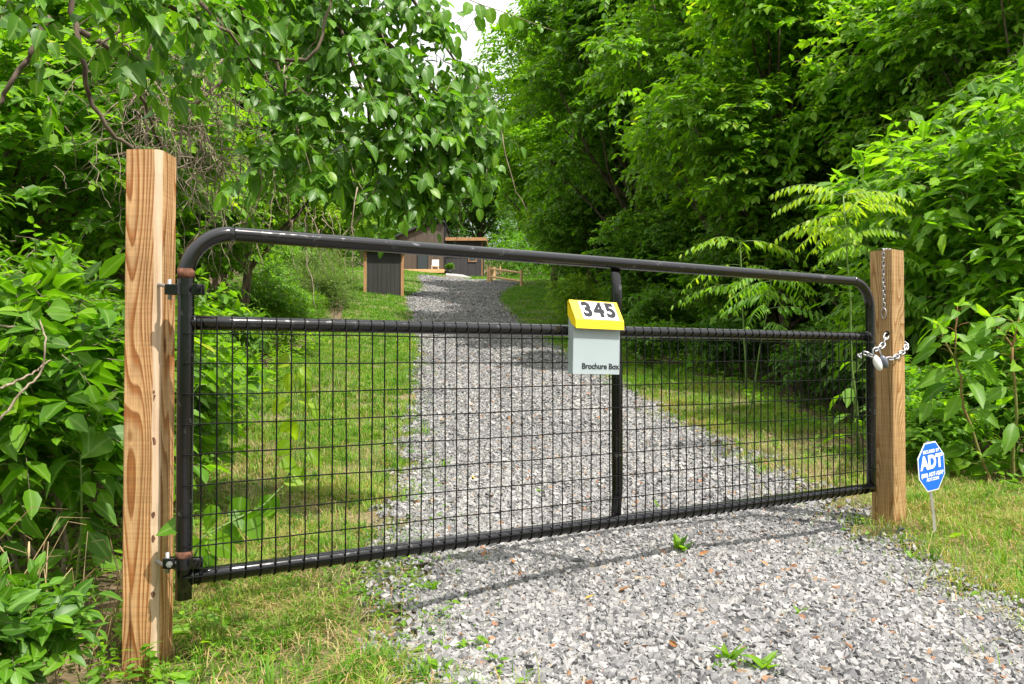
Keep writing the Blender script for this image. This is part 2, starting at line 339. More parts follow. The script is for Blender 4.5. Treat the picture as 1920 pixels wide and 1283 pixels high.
# ------------------------------------------------------------------ terrain
PY = [-40, 2.4, 4.6, 6.4, 10, 12, 20, 27, 38, 50, 58, 62, 75, 90, 130, 200, 400]
PZ = [-1.5, 0, .02, .05, .30, .50, 1.25, 1.95, 3.67, 5.3, 6.43, 6.95, 8.5, 9.6, 15, 26, 40]
YD = [-6, 1, 2.6, 4.15, 6.4, 9, 12, 20, 27, 33, 38, 44, 49, 56, 60, 62]
XL = [-.7, -.30, -.26, -.47, -.76, -1.06, -1.33, -2.2, -3.1, -4.1, -4.95, -4.75, -5.25, -6.4, -6.9, -5.5]
XR = [4.2, 2.2, 1.82, 1.84, 2.05, 1.95, 1.73, 1.08, .44, -.2, -.62, -.7, -.2, .5, -.6, -3.6]
def drive_l(Y): return np.interp(Y, YD, XL)
def drive_r(Y): return np.interp(Y, YD, XR)
def h(X, Y):
    X = np.asarray(X, float); Y = np.asarray(Y, float)
    z = np.interp(Y, PY, PZ)
    near = np.clip((9-Y)/4, 0, 1)
    z = z + near*np.clip(X-1.7, 0, 2.2)*.075
    z = z - np.clip(X-3.5, 0, 5)*.22*np.clip((Y-6.4)/1.5, 0, 1)*np.clip((24-Y)/4, 0, 1)
    z = z + np.clip(-X-3.2, 0, 8)*.10*np.clip((Y-2)/4, 0, 1)
    z = z + (pn(X, Y, .9, 5)-.5)*.05 + (pn(X, Y, 3.1, 6)-.5)*.015
    z = z - .075*np.exp(-((X+1.25)**2+(Y-2.65)**2)/.30)
    cent = (drive_l(Y)+drive_r(Y))/2; hw = (drive_r(Y)-drive_l(Y))/2
    z = z + .05*np.clip(1-np.abs(X-cent)/np.maximum(hw, .3), 0, 1)*np.clip((60-Y)/10, 0, 1)
    return z
def axis(parts):
    a = []
    for p0, p1, st in parts: a += list(np.arange(p0, p1, st))
    return np.array(a + [parts[-1][1]])
def sheet(xs, ys, dz=0, keep=None):
    X, Y = np.meshgrid(xs, ys); Z = h(X, Y)+dz; nx = len(xs)
    V = np.stack([X, Y, Z], -1).reshape(-1, 3)
    i, j = np.meshgrid(np.arange(len(ys)-1), np.arange(nx-1), indexing='ij')
    q = (i*nx+j).ravel(); F = np.stack([q, q+1, q+nx+1, q+nx], -1)
    return V, F
xs = axis([(-400, -40, 20), (-40, -12, 2), (-12, -5, .5), (-5, 5, .125), (5, 12, .5), (12, 40, 2), (40, 400, 20)])
ys = axis([(-300, -40, 20), (-40, -4, 3), (-4, 0, .5), (0, 12, .125), (12, 30, .25), (30, 80, 1), (80, 140, 4), (140, 400, 20)])
V, F = sheet(xs, ys)
mb = MB(); mb.add(V, [F]); g = mb.build('ground', [M['soil']], smooth=True); tag(g, kind='structure')
# turf strip sheets and driveway follow the terrain
YB = [1, 2.2, 3, 5, 8, 12, 18, 27, 38, 60, 74]; XB = [-.95, -1.0, -1.3, -2.1, -3.0, -3.9, -4.6, -5.6, -7.5, -14, -16]
YR = [1, 2.9, 5, 6.6, 8, 12, 16, 22, 30, 38, 50, 60, 74]; XRT = [6, 6, 4.6, 3.4, 3.2, 3.7, 2.6, 2.2, 2.9, 3.6, 6, 9, 11]
def ribbon(name, fl, fr, y0, y1, step, nx, dz, mt):
    ys = np.arange(y0, y1+step, step); t = np.linspace(0, 1, nx)
    L_, R_ = fl(ys), fr(ys); X = L_[:, None]*(1-t)+R_[:, None]*t; Y = np.repeat(ys[:, None], nx, 1)
    V = np.stack([X, Y, h(X, Y)+dz], -1).reshape(-1, 3)
    i, j = np.meshgrid(np.arange(len(ys)-1), np.arange(nx-1), indexing='ij'); q = (i*nx+j).ravel()
    mb = MB(); mb.add(V, [np.stack([q, q+1, q+nx+1, q+nx], -1)]); o = mb.build(name, [mt], smooth=True); tag(o, kind='structure'); return o
ribbon('lawn', lambda y: np.interp(y, YB, XB), lambda y: np.interp(y, YR, XRT), 1, 74, .2, 60, .012, M['turf'])
ribbon('driveway', lambda y: drive_l(y)+.10*(pn(y, y*0, 2.1, 9)-.5)*2, lambda y: drive_r(y)+.10*(pn(y, y*0+4, 2.3, 8)-.5)*2, -6, 61.8, .12, 26, .026, M['gravel'])

# crushed stone (stuff)
rng = np.random.default_rng(11)
def stones(n, y0, y1, size, spill=.09):
    Y = rng.uniform(y0, y1, n*2); t = rng.uniform(-.12, 1.12, n*2)
    L_, R_ = drive_l(Y), drive_r(Y); X = L_+(R_-L_)*t
    out = np.maximum(L_-X, X-R_)+ .30*(pn(X, Y, 3, 3)-.5)
    keep = (out < -.02) | (rng.random(n*2) < np.exp(-np.maximum(out, 0)/spill)*.38)
    w = rng.random(n*2) < (R_-L_)/3.4*.8+.1
    X, Y = X[keep & w][:n], Y[keep & w][:n]; k = len(X)
    L_k, R_k = drive_l(Y), drive_r(Y)
    s = np.minimum(size*rng.lognormal(0, .38, k), size*2.2)
    cube = np.array([(x, y, z) for z in (-1, 1) for y in (-1, 1) for x in (-1, 1)], float)
    v = cube[None]*np.array([1, .72, .5])*.5 + rng.uniform(-.26, .26, (k, 8, 3))
    v *= s[:, None, None]
    a, b_, c = rng.uniform(0, 6.28, k), rng.normal(0, .55, k), rng.normal(0, .55, k)
    def rot(v, ax, an):
        ca, sa = np.cos(an)[:, None], np.sin(an)[:, None]; i, j = [(1, 2), (0, 2), (0, 1)][ax]
        o = v.copy(); o[..., i] = v[..., i]*ca - v[..., j]*sa; o[..., j] = v[..., i]*sa + v[..., j]*ca; return o
    v = rot(rot(rot(v, 0, b_), 1, c), 2, a)
    Z = h(X, Y)+.026+s*rng.uniform(.05, .42, k)
    v += np.stack([X, Y, Z], -1)[:, None]
    f = np.array([(0, 2, 3, 1), (4, 5, 7, 6), (0, 1, 5, 4), (2, 6, 7, 3), (0, 4, 6, 2), (1, 3, 7, 5)])
    F = (np.arange(k)[:, None, None]*8+f).reshape(-1, 4)
    val = np.clip(rng.beta(2.2, 2.0, k)*.96, 0, .955); tr_ = np.abs(np.abs(X-(L_k+R_k)/2)-.75); val = np.clip(val+.16*(pn(X, Y, .8, 51)-.5)+.05*(tr_ < .25), 0, .955); br = rng.random(k) < .022; val[br] = rng.uniform(.965, 1, br.sum())
    return v.reshape(-1, 3), F, val
mb = MB()
for a in ((140000, 1.9, 5.2, .0135), (30000, 2.0, 4.6, .008), (70000, 5.2, 9, .0165), (50000, 9, 16, .022), (36000, 16, 30, .028), (24000, 30, 61, .04)):
    v, f, val = stones(*a); mb.add(v, [f], val)
tag(mb.build('gravel', [M['stone']]), 'grey crushed stone gravel covering the driveway', 'gravel', kind='stuff')

# grass blades (stuff)
def blades(X, Y, hgt, wid, lean, val, rng, z=None):
    k = len(X); Z = h(X, Y)+.01 if z is None else z
    a = rng.uniform(0, 6.28, k); d = np.stack([np.cos(a), np.sin(a), 0*a], -1); s = np.stack([-np.sin(a), np.cos(a), 0*a], -1)
    B = np.stack([X, Y, Z], -1); L_ = lean[:, None]; H_ = hgt[:, None]; W_ = wid[:, None]*.5
    up = np.array([0, 0, 1.])
    p1 = B + up*H_*.6 + d*L_*H_*.35; p2 = B + up*H_*(1-.35*np.minimum(L_, 1.6)) + d*L_*H_*1.0
    V = np.stack([B-s*W_, B+s*W_, p1-s*W_*.8, p1+s*W_*.8, p2], 1).reshape(-1, 3)
    i = np.arange(k)[:, None]*5
    return V, [(i+np.array([0, 1, 3, 2])), (i+np.array([2, 3, 4]))], val
def lawn_pts(n, y0, y1, side, rng):
    Y = rng.uniform(y0, y1, n*3)
    if side < 0: a, b_ = np.interp(Y, YB, XB)-.1, drive_l(Y)+.38
    else: a, b_ = drive_r(Y)-.3, np.interp(Y, YR, XRT)+.1
    mxw = (b_-a).max(); X = a+rng.uniform(0, 1, n*3)*mxw; ok = X < b_
    X, Y = X[ok], Y[ok]; d = np.minimum(np.abs(X-drive_l(Y)), np.abs(X-drive_r(Y)))
    ins = (X > drive_l(Y)) & (X < drive_r(Y)); p = np.where(ins, .20*(pn(X, Y, 6, 77) > .45)*np.clip(1-d/.4, 0, 1), np.clip(d/.3, .25, 1))*np.clip(pn(X, Y, 2.3, 21)*1.5-.05+.15, .1, 1)
    if y0 < 9: p = p*np.where(side > 0, np.clip(1.0-np.where(Y < 5, .45, .9)*(pn(X, Y, 1.1, 4) > .42), .1, 1), np.clip(1.0-.85*(pn(X, Y, 1.6, 14) > .52), .1, 1))
    ok = rng.random(len(X)) < p; return X[ok][:n], Y[ok][:n]
mb = MB(); g_rng = np.random.default_rng(5)
for (n_, y0, y1, side, hh, ww) in ((42000, 1.9, 5, -1, .050, .0040), (30000, 5, 9, -1, .06, .0045), (64000, 2.4, 6, 1, .050, .0040), (44000, 6, 12, 1, .060, .0055),
                                   (34000, 9, 20, -1, .06, .009), (26000, 12, 26, 1, .065, .012), (30000, 20, 44, -1, .07, .02), (30000, 26, 50, 1, .07, .022), (16000, 44, 72, -1, .08, .035), (16000, 50, 72, 1, .08, .035)):
    X, Y = lawn_pts(n_, y0, y1, side, g_rng); k = len(X)
    tuft = pn(X, Y, 5, 2); dry = pn(X, Y, 1.3, 33)
    H_ = hh*1.15*(.45+tuft*.9)*g_rng.lognormal(0, .3, k)
    if side < 0: v = .42*g_rng.random(k)+.34*dry*np.where(Y < 7, 1.2, .75)+.10*(tuft < .4)+.05+.03*(Y < 6)
    else: v = .45*g_rng.random(k)+.42*dry+.13*(Y < 12)
    strw = g_rng.random(k) < np.where(Y < 8, .25, np.where(Y < 13, .14, .04)); v[strw] = g_rng.uniform(.8, 1, strw.sum())
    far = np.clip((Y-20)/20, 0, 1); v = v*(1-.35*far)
    lean = np.abs(g_rng.normal(.55, .35, k)); lean[strw] += 1.2
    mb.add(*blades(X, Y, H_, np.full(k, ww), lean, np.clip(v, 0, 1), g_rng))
for side, y0, y1, nt in ((-1, 1.9, 6, 620), (1, 2.6, 7, 460), (-1, 6, 14, 560), (1, 7, 16, 560)):
    X, Y = lawn_pts(nt, y0, y1, side, g_rng); kk = len(X); nb_ = 15; hh = g_rng.uniform(.06, .125, kk)*(1+.25*(y0 > 5)); cl = g_rng.uniform(0, .75, kk)
    X = np.repeat(X, nb_)+g_rng.normal(0, .014, kk*nb_); Y = np.repeat(Y, nb_)+g_rng.normal(0, .014, kk*nb_)
    mb.add(*blades(X, Y, np.repeat(hh, nb_)*g_rng.uniform(.6, 1.1, kk*nb_), np.full(kk*nb_, .0048 if y0 < 5 else .007), np.abs(g_rng.normal(.8, .4, kk*nb_)), np.clip(np.repeat(cl, nb_)+g_rng.normal(0, .1, kk*nb_), 0, 1), g_rng))
tag(mb.build('grass', [M['grass']]), 'short mixed green and straw coloured grass beside the driveway', 'grass', kind='stuff')

# ------------------------------------------------------------------ leaves
SHAPE = {'bough': (.66, [(.12, .70), (.42, 1.0), (.78, .66)]), 'broad': (.62, [(.16, .68), (.44, 1.0), (.78, .58)]), 'ovate': (.50, [(.14, .62), (.40, 1.0), (.74, .62)]), 'heart': (.74, [(.10, .84), (.36, 1.0), (.72, .58)]),
         'lance': (.32, [(.18, .66), (.46, 1.0), (.78, .6)]), 'poke': (.42, [(.16, .62), (.46, 1.0), (.78, .68)]), 'round': (.80, [(.12, .7), (.45, 1.0), (.8, .75)])}
def leaves(mb, P, D, N, S, rnd, shape='ovate', lod=0, mat=0, fold=.22, curl=.22, rng=None):
    k = len(P)
    if k == 0: return
    D = norm(D); N = norm(N - D*(N*D).sum(-1, keepdims=True)); Yv = np.cross(N, D)
    w, st = SHAPE[shape]; w *= .5
    if lod == 2:
        T = np.array([(0, 0, 0), (.42, w, fold*w*1.4), (.42, -w, fold*w*1.4), (1, 0, -curl*.5)])
        F = [np.array([(0, 2, 3), (0, 3, 1)])]
    else:
        if lod == 1: st = [st[0], ((st[1][0]+st[2][0])/2+.02, .92)]
        T = [(0, 0, 0)]
        for u, v in st: T += [(u, w*v, fold*w*v-curl*u*u), (u, 0, -curl*u*u), (u, -w*v, fold*w*v-curl*u*u)]
        T.append((1, 0, -curl)); m = len(st); e = 3*m+1
        tri = [(0, 2, 1), (0, 3, 2), (e, 3*m-2, 3*m-1), (e, 3*m-1, 3*m)]; qd = []
        for i in range(m-1):
            a = 1+3*i; qd += [(a, a+1, a+4, a+3), (a+1, a+2, a+5, a+4)]
        T = np.array(T); F = [np.array(tri)] + ([np.array(qd)] if qd else [])
    S_ = np.asarray(S)[:, None, None]
    Tk = np.broadcast_to(T[None], (k,)+T.shape).copy()
    if rng is not None and lod < 2:
        Tk[:, :, 2] *= rng.uniform(.3, 1.9, k)[:, None]
        Tk[:, :, 1] *= rng.uniform(.85, 1.15, k)[:, None]
    V = P[:, None]+S_*(Tk[..., :1]*D[:, None]+Tk[..., 1:2]*Yv[:, None]+Tk[..., 2:3]*N[:, None])
    nv = len(T); fl = [(np.arange(k)[:, None, None]*nv+f).reshape(-1, f.shape[1]) for f in F]
    vm = np.zeros(nv)
    if lod < 2: vm[0] = vm[-1] = 1; vm[2:-1:3] = 1
    mb.add(V.reshape(-1, 3), fl, np.asarray(rnd), mat, np.tile(vm, k))
UP = np.array([0, 0, 1.])
def sprays(C, A, L, k, leaf, rng, droop=.35, spread=.9, hang=.45, tint=None, upn=.9):
    """alternate leaves along n drooping twigs -> leaf arrays + twig points"""
    n_ = len(C); A = norm(A); L = np.broadcast_to(L, (n_,)); out = []; tw = [C]
    side = norm(np.cross(A, UP)+rng.normal(0, .15, (n_, 3)))
    tint = np.zeros(n_) if tint is None else tint
    for j in range(k):
        u = (j+1)/k; pos = C + A*(L*u)[:, None] - UP*(droop*L*u*u)[:, None]
        if j % max(1, k//3) == max(1, k//3)-1: tw.append(pos)
        sg = 1 if j % 2 else -1
        if j == k-1: d = A - UP*(.4+hang) + rng.normal(0, .2, (n_, 3))
        else: d = A*.55 + side*sg*spread - UP*hang + rng.normal(0, .28, (n_, 3))
        N = UP*upn + A*.35 + side*sg*.2 + rng.normal(0, .35, (n_, 3))
        s = leaf*(1.05-.3*abs(u-.5))*rng.lognormal(0, .2, n_)
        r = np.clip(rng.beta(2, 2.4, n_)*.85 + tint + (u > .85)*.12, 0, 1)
        out.append((pos, d, N, s, r))
    return [np.concatenate([o[i] for o in out]) for i in range(5)], tw
def twigs(mb, tw, r, mat=0):
    P = np.stack(tw, 1); n_, m, _ = P.shape   # 3-sided tubes, vectorised
    T = norm(P[:, -1]-P[:, 0]); x = norm(np.cross(T, UP+.01)); y = np.cross(T, x); V = []
    for i in range(m):
        rr = r*(1-.75*i/(m-1))
        for a in (0, 2.094, 4.189): V.append(P[:, i]+rr*(math.cos(a)*x+math.sin(a)*y))
    V = np.stack(V, 1); F = []
    for i in range(m-1):
        for a in range(3): F.append((3*i+a, 3*i+(a+1) % 3, 3*i+3+(a+1) % 3, 3*i+3+a))
    mb.add(V.reshape(-1, 3), [(np.arange(n_)[:, None, None]*3*m+np.array(F)).reshape(-1, 4)], .5, mat)
def blob_sprays(cent, rad, n_, rng, low=-.55, shell=(.72, 1.05), squash=.8):
    """start points + outward directions over a set of blobs"""
    cent = np.asarray(cent); rad = np.asarray(rad); p = rad**2/np.sum(rad**2)
    i = rng.choice(len(cent), n_, p=p); d = norm(rng.normal(0, 1, (n_, 3)))
    d[:, 2] = np.where(d[:, 2] < low, -d[:, 2], d[:, 2]); d = norm(d)
    pos = cent[i]+d*np.array([1, 1, squash])*(rad[i]*rng.uniform(*shell, n_))[:, None]
    return pos, d, i
def limb_path(p0, p1, rng, n_=7, wob=.06, sag=0):
    p0 = np.array(p0, float); p1 = np.array(p1, float); t = np.linspace(0, 1, n_)[:, None]; L = np.linalg.norm(p1-p0)
    w = rng.normal(0, wob*L/3, (n_, 3)); w[0] = 0
    return p0+(p1-p0)*t+np.cumsum(w, 0)*.6*(1-.3*t)+UP*sag*L*(t*(1-t))*4

def crown_set(seed, H, Rr, base, leaf, ns, k=9, nb=34, lod=1, shape='ovate', twig=.5, inner=.25, hang=.5, droop=.4, trunk_r=.13, blob=(.26, .42), squash=.8, lean=(0, 0), twig_r=.006, upn=.9):
    """returns (trunk mesh builder, crown mesh builder)"""
    rng = np.random.default_rng(seed); cz = (base+H)/2; hz = (H-base)/2
    d = norm(rng.normal(0, 1, (nb, 3))); fr = rng.uniform(.35, .82, nb)
    cent = np.array([0, 0, cz])+d*np.array([Rr, Rr, hz])*fr[:, None]
    cent[:, :2] += np.outer(cent[:, 2]/H, lean); rad = Rr*rng.uniform(*blob, nb)
    tr = MB(); top = np.array([lean[0], lean[1], H*.93])
    tp = limb_path((0, 0, -.15), top, rng, 10, .05); tr.tube(tp, np.linspace(trunk_r, trunk_r*.12, 10), 9)
    tr.tube([(0, 0, -.2), (0, 0, .25)], [trunk_r*1.5, trunk_r*1.0], 9)
    for j in range(nb):
        z = np.clip(cent[j][2]*rng.uniform(.45, .8), base*.5, H*.85); q = np.array([np.interp(z, tp[:, 2], tp[:, a]) for a in range(3)])
        L = np.linalg.norm(cent[j]-q); r0 = trunk_r*(1-z/H)*.5+.01
        tr.tube(limb_path(q, cent[j], rng, 6, .08, -.06), np.linspace(r0, r0*.25, 6), 5)
    mb = MB(); C, A, bi = blob_sprays(cent, rad, ns, rng, squash=squash)
    n_in = int(ns*inner); C2 = cent[rng.integers(0, nb, n_in)]+rng.normal(0, 1, (n_in, 3))*np.mean(rad)*.6
    A = A*np.array([1, 1, .5])+norm(C-np.array([0, 0, cz]))*np.array([.6, .6, .1])+rng.normal(0, .25, A.shape)
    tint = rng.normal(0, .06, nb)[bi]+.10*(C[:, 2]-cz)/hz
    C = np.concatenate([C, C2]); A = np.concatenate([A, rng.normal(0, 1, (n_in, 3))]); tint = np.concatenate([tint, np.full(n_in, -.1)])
    L = twig*rng.uniform(.6, 1.25, len(C)); C = C-norm(A)*(L*.35)[:, None]
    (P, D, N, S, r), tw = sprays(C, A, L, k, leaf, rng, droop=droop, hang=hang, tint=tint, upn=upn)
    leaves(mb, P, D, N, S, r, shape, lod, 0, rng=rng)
    if twig_r: twigs(mb, tw, twig_r, 1)
    return tr, mb

def plant_thing(name, cat, label, x, y, trc, leafmat, rz=0, sc=1, group=None, z=None, trunk='trunk', crown='crown', bark_m=None, sub=0.0):
    z = float(h(x, y))-sub if z is None else z
    t = thing(name, label, cat, (x, y, z), rz, group, sc)
    tr, cr = trc
    inst(trunk, tr, t); inst(crown, cr, t)
    return t
_cache = {}
def variant(key, leafm, **kw):
    if (key, leafm) not in _cache:
        tr, cr = crown_set(**kw); _cache[(key, leafm)] = (tr.mesh('trunk_'+key, [M['bark']], True), cr.mesh('crown_'+key, [M[leafm], M['twig']], False))
    return _cache[(key, leafm)]

# --- forest trees on the right and behind
V1 = dict(seed=1, H=10, Rr=3.1, base=1.2, leaf=.155, ns=3400, k=8, nb=46, twig=.46, trunk_r=.13, shape='broad', hang=.22, droop=.2, blob=(.2, .36), upn=1.1)
V2 = dict(seed=2, H=10, Rr=2.8, base=1.8, leaf=.14, ns=3400, k=8, nb=56, twig=.44, trunk_r=.11, shape='broad', blob=(.18, .33), hang=.3, droop=.25)
V3 = dict(seed=3, H=10, Rr=3.4, base=3.0, leaf=.145, ns=3000, k=8, nb=42, twig=.65, trunk_r=.15, shape='ovate', hang=.3, droop=.2, blob=(.2, .36))
V4 = dict(seed=4, H=6, Rr=2.2, base=.5, leaf=.115, ns=2800, k=8, nb=44, twig=.36, trunk_r=.06, shape='broad', hang=.2, droop=.2, blob=(.2, .36))
V5 = dict(seed=5, H=14, Rr=4.2, base=2.2, leaf=.20, ns=4200, k=8, nb=80, twig=.6, hang=.2, droop=.2, blob=(.14, .28), trunk_r=.20, lod=2, twig_r=0)
V6 = dict(seed=6, H=14, Rr=3.8, base=.8, leaf=.21, ns=4200, k=8, nb=80, twig=.6, hang=.2, droop=.2, blob=(.14, .28), trunk_r=.18, lod=2, twig_r=0)
TG = 'woodland trees beside the driveway'
def tree(kind, kw, lm, x, y, rz, sc, label, name='deciduous_tree', cat='tree', group=TG):
    return plant_thing(name, cat, label, x, y, variant(kind, lm, **kw), lm, rz, sc, group, sub=.1)
tree('a', V1, 'leaf_bright', 7.4, 13.5, .3, 1.05, 'tall bright tree above the lime green sapling right of the gate')
tree('b', V2, 'leaf_bright', 5.2, 19.0, 1.7, 1.20, 'tree with drooping leaf sprays right behind the gate centre brace')
tree('c', V3, 'leaf_bright', 9.2, 18.5, 2.2, 1.25, 'tree standing second row back on the right, taller than its neighbours')
tree('d', V1, 'leaf_mid', 12.5, 16.5, 4.0, 1.15, 'tree filling the top right corner behind the bright shrub')
tree('b', V2, 'leaf_bright', 7.0, 10.6, .6, .82, 'bright green tree overhanging the top right corner of the view')
tree('b', V2, 'leaf_mid', 3.9, 26.0, 3.3, 1.45, 'tall tree with thin slanting limbs beyond the number box')
tree('e', V5, 'leaf_bright', 3.6, 36.0, .9, 1.18, 'tallest tree right of the sky gap above the driveway')
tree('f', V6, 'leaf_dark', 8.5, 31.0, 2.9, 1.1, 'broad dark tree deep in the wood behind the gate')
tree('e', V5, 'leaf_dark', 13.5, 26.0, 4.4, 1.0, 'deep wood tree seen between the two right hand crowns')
tree('f', V6, 'leaf_bright', 2.4, 48.0, 5.1, 1.25, 'feathery tree rising behind the split rail fence')
tree('e', V5, 'leaf_mid', 8.0, 52.0, 2.0, 1.2, 'high crowned tree behind the bright lawn shrubs')
tree('g', V4, 'leaf_mid', 6.3, 11.2, 1.2, .85, 'low tree in the shade behind the lime sapling')
tree('g', V4, 'leaf_mid', 5.0, 15.2, 3.9, .75, 'low leafy tree behind the walnut sapling')
tree('a', V1, 'leaf_bright', 4.9, 14.6, 5.2, .92, 'leafy tree reaching over the gate end from the dark hollow')
tree('e', V5, 'leaf_mid', 5.6, 29.5, 3.6, 1.05, 'tall tree with a low dark crown right of the round lawn shrubs')
tree('f', V6, 'leaf_mid', 3.4, 42.0, 2.2, .95, 'bushy crowned tree right behind the split rail fence end')
tree('g', V4, 'leaf_mid', 3.5, 31.0, 4.2, 1.15, 'leafy understorey tree just behind the bright lawn shrubs')
tree('g', V4, 'leaf_bright', 3.4, 40.0, .7, 1.25, 'bright understorey tree halfway to the split rail fence')
tree('g', V4, 'leaf_mid', 3.0, 54.0, 2.7, 1.5, 'understorey tree right of the split rail fence end')
tree('g', V4, 'leaf_mid', 4.3, 23.5, 5.7, .95, 'understorey tree directly behind the number box post')
tree('f', V6, 'leaf_dark', 16, 34, .4, 1.2, 'far dark tree at the right edge of the deep wood')
# --- left side trees
tree('g', V4, 'leaf_bright', -4.3, 6.8, .4, .88, 'bushy tree directly behind the left wooden post')
tree('a', V1, 'leaf_mid', -6.6, 10.2, 2.4, .82, 'leaning leafy tree in the top left corner')
tree('g', V4, 'leaf_bright', -5.5, 12.5, 5.0, .80, 'sunny bush-like tree above the weeds left of the lawn')
tree('b', V2, 'leaf_mid', -7.6, 17.0, 3.0, .95, 'tree rising behind the brown vine tangle')
tree('a', V1, 'leaf_bright', -8.4, 24.0, 1.0, .90, 'sunlit tree on the left between the vines and the shed')
tree('f', V6, 'leaf_bright', -12.0, 33.0, 1.9, .72, 'light green tree left of the dark shed')
tree('g', V4, 'leaf_lime', -9.6, 44.0, 2.1, 1.15, 'yellow green tree glowing in the sun behind the shed roof')
tree('e', V5, 'leaf_mid', -17.0, 48.0, .1, 1.0, 'tall tree left of the house beyond the shed')
tree('e', V5, 'leaf_bright', -14.5, 66.0, 3.1, .9, 'bright tree behind the left end of the house')
tree('g', V4, 'leaf_dark', -5.4, 4.6, 1.0, .80, 'dark bushy tree cut off by the left picture edge')
tree('b', V2, 'leaf_mid', -5.0, 15.4, 2.3, .92, 'tree behind the hanging bough left of the sky gap')
# --- behind the house
for x, y, s_, k_, lm, lb in ((-7.5, 84, .85, 'e', 'leaf_far', 'tree with a low crown behind the house gable'), (-3.0, 81, 1.6, 'f', 'leaf_far', 'very tall dense tree behind the right corner of the house'),
        (4.0, 76, .8, 'e', 'leaf_far', 'airy tree behind the lawn right of the house'), (5.2, 58, .52, 'f', 'leaf_bright', 'small round bright green tree on the far lawn'),
        (11, 68, 1.0, 'f', 'leaf_far', 'broad tree at the far end of the lawn'), (-22, 74, .9, 'f', 'leaf_far', 'distant tree left of the house roof')):
    tree(k_, V5 if k_ == 'e' else V6, lm, x, y, x, s_, lb)
# far wood on the hill: one mass
mb = MB(); rng = np.random.default_rng(77)
cent = []; rad = []
for i in range(300):
    y = rng.uniform(84, 150); x = rng.uniform(-75, 75)*y/110; H_ = rng.uniform(9, 14)
    if abs(x+4) < 9 and y > 100: H_ *= .8
    for j in range(6): cent.append((x+rng.normal(0, 1.6), y+rng.normal(0, 1.6), float(h(x, y))+H_*rng.uniform(.03, 1))); rad.append(rng.uniform(1.4, 2.6))
C, A, bi = blob_sprays(cent, rad, 46000, rng)
(P, D, N, S, r_), tw = sprays(C, A, 1.3, 5, .45, rng, tint=rng.normal(0, .08, len(cent))[bi]); leaves(mb, P, D, N, S, r_, 'ovate', 2)
tag(mb.build('distant_wood', [M['leaf_far']]), 'distant green wood covering the hill behind the house', 'wood', kind='stuff')
# dark wood behind the right hand trees and left hand bank
mb = MB(); cent = []; rad = []
for i in range(150):
    if i % 3: y = rng.uniform(18, 62); x = 12+.22*y+rng.uniform(0, 12); H_ = rng.uniform(7, 13)
    else: y = rng.uniform(12, 60); x = -9.5-.22*y-rng.uniform(0, 8); H_ = rng.uniform(5, 9)
    for j in range(6): cent.append((x+rng.normal(0, 1.5), y+rng.normal(0, 1.5), float(h(x, y))+H_*rng.uniform(.05, 1))); rad.append(rng.uniform(1.1, 2.0))
for i in range(520):
    y = rng.uniform(13, 84); x = np.interp(y, YR, XRT)+1.0+.03*y+rng.exponential(4.0)
    if y > 62: x = 1.5-(y-62)*.2+rng.uniform(0, 16)
    cent.append((x, y, float(h(x, y))+rng.uniform(.1, 2.6)*min(1.3, .5+y/60))); rad.append(rng.uniform(.5, 1.0)*(1+y/80))
C, A, bi = blob_sprays(cent, rad, 42000, rng)
(P, D, N, S, r_), tw = sprays(C, A, .9, 6, .25, rng, tint=rng.normal(0, .06, len(cent))[bi]); leaves(mb, P, D, N, S, r_, 'ovate', 2)
tag(mb.build('background_wood', [M['leaf_mid']]), 'mass of woodland foliage closing the view behind the roadside trees', 'wood', kind='stuff')

mb = MB(); cent = []; rad = []  # unseen trees added behind the camera so the gate paint reflects less sky
for i in range(60):
    x = rng.uniform(-34, 34); y = -rng.uniform(13, 24)-abs(x)*.1; H_ = rng.uniform(6, 10)
    for j in range(6): cent.append((x+rng.normal(0, 1.5), y+rng.normal(0, 1.5), -1.3+H_*rng.uniform(.05, 1))); rad.append(rng.uniform(1.1, 2.0))
C, A, bi = blob_sprays(cent, rad, 9000, rng)
(P, D, N, S, r_), tw = sprays(C, A, .9, 6, .34, rng); leaves(mb, P, D, N, S, r_, 'ovate', 2)
tag(mb.build('unseen_wood', [M['leaf_mid']]), 'unseen belt of woodland added behind the viewer to darken reflections in the gate paint', 'wood', kind='stuff')
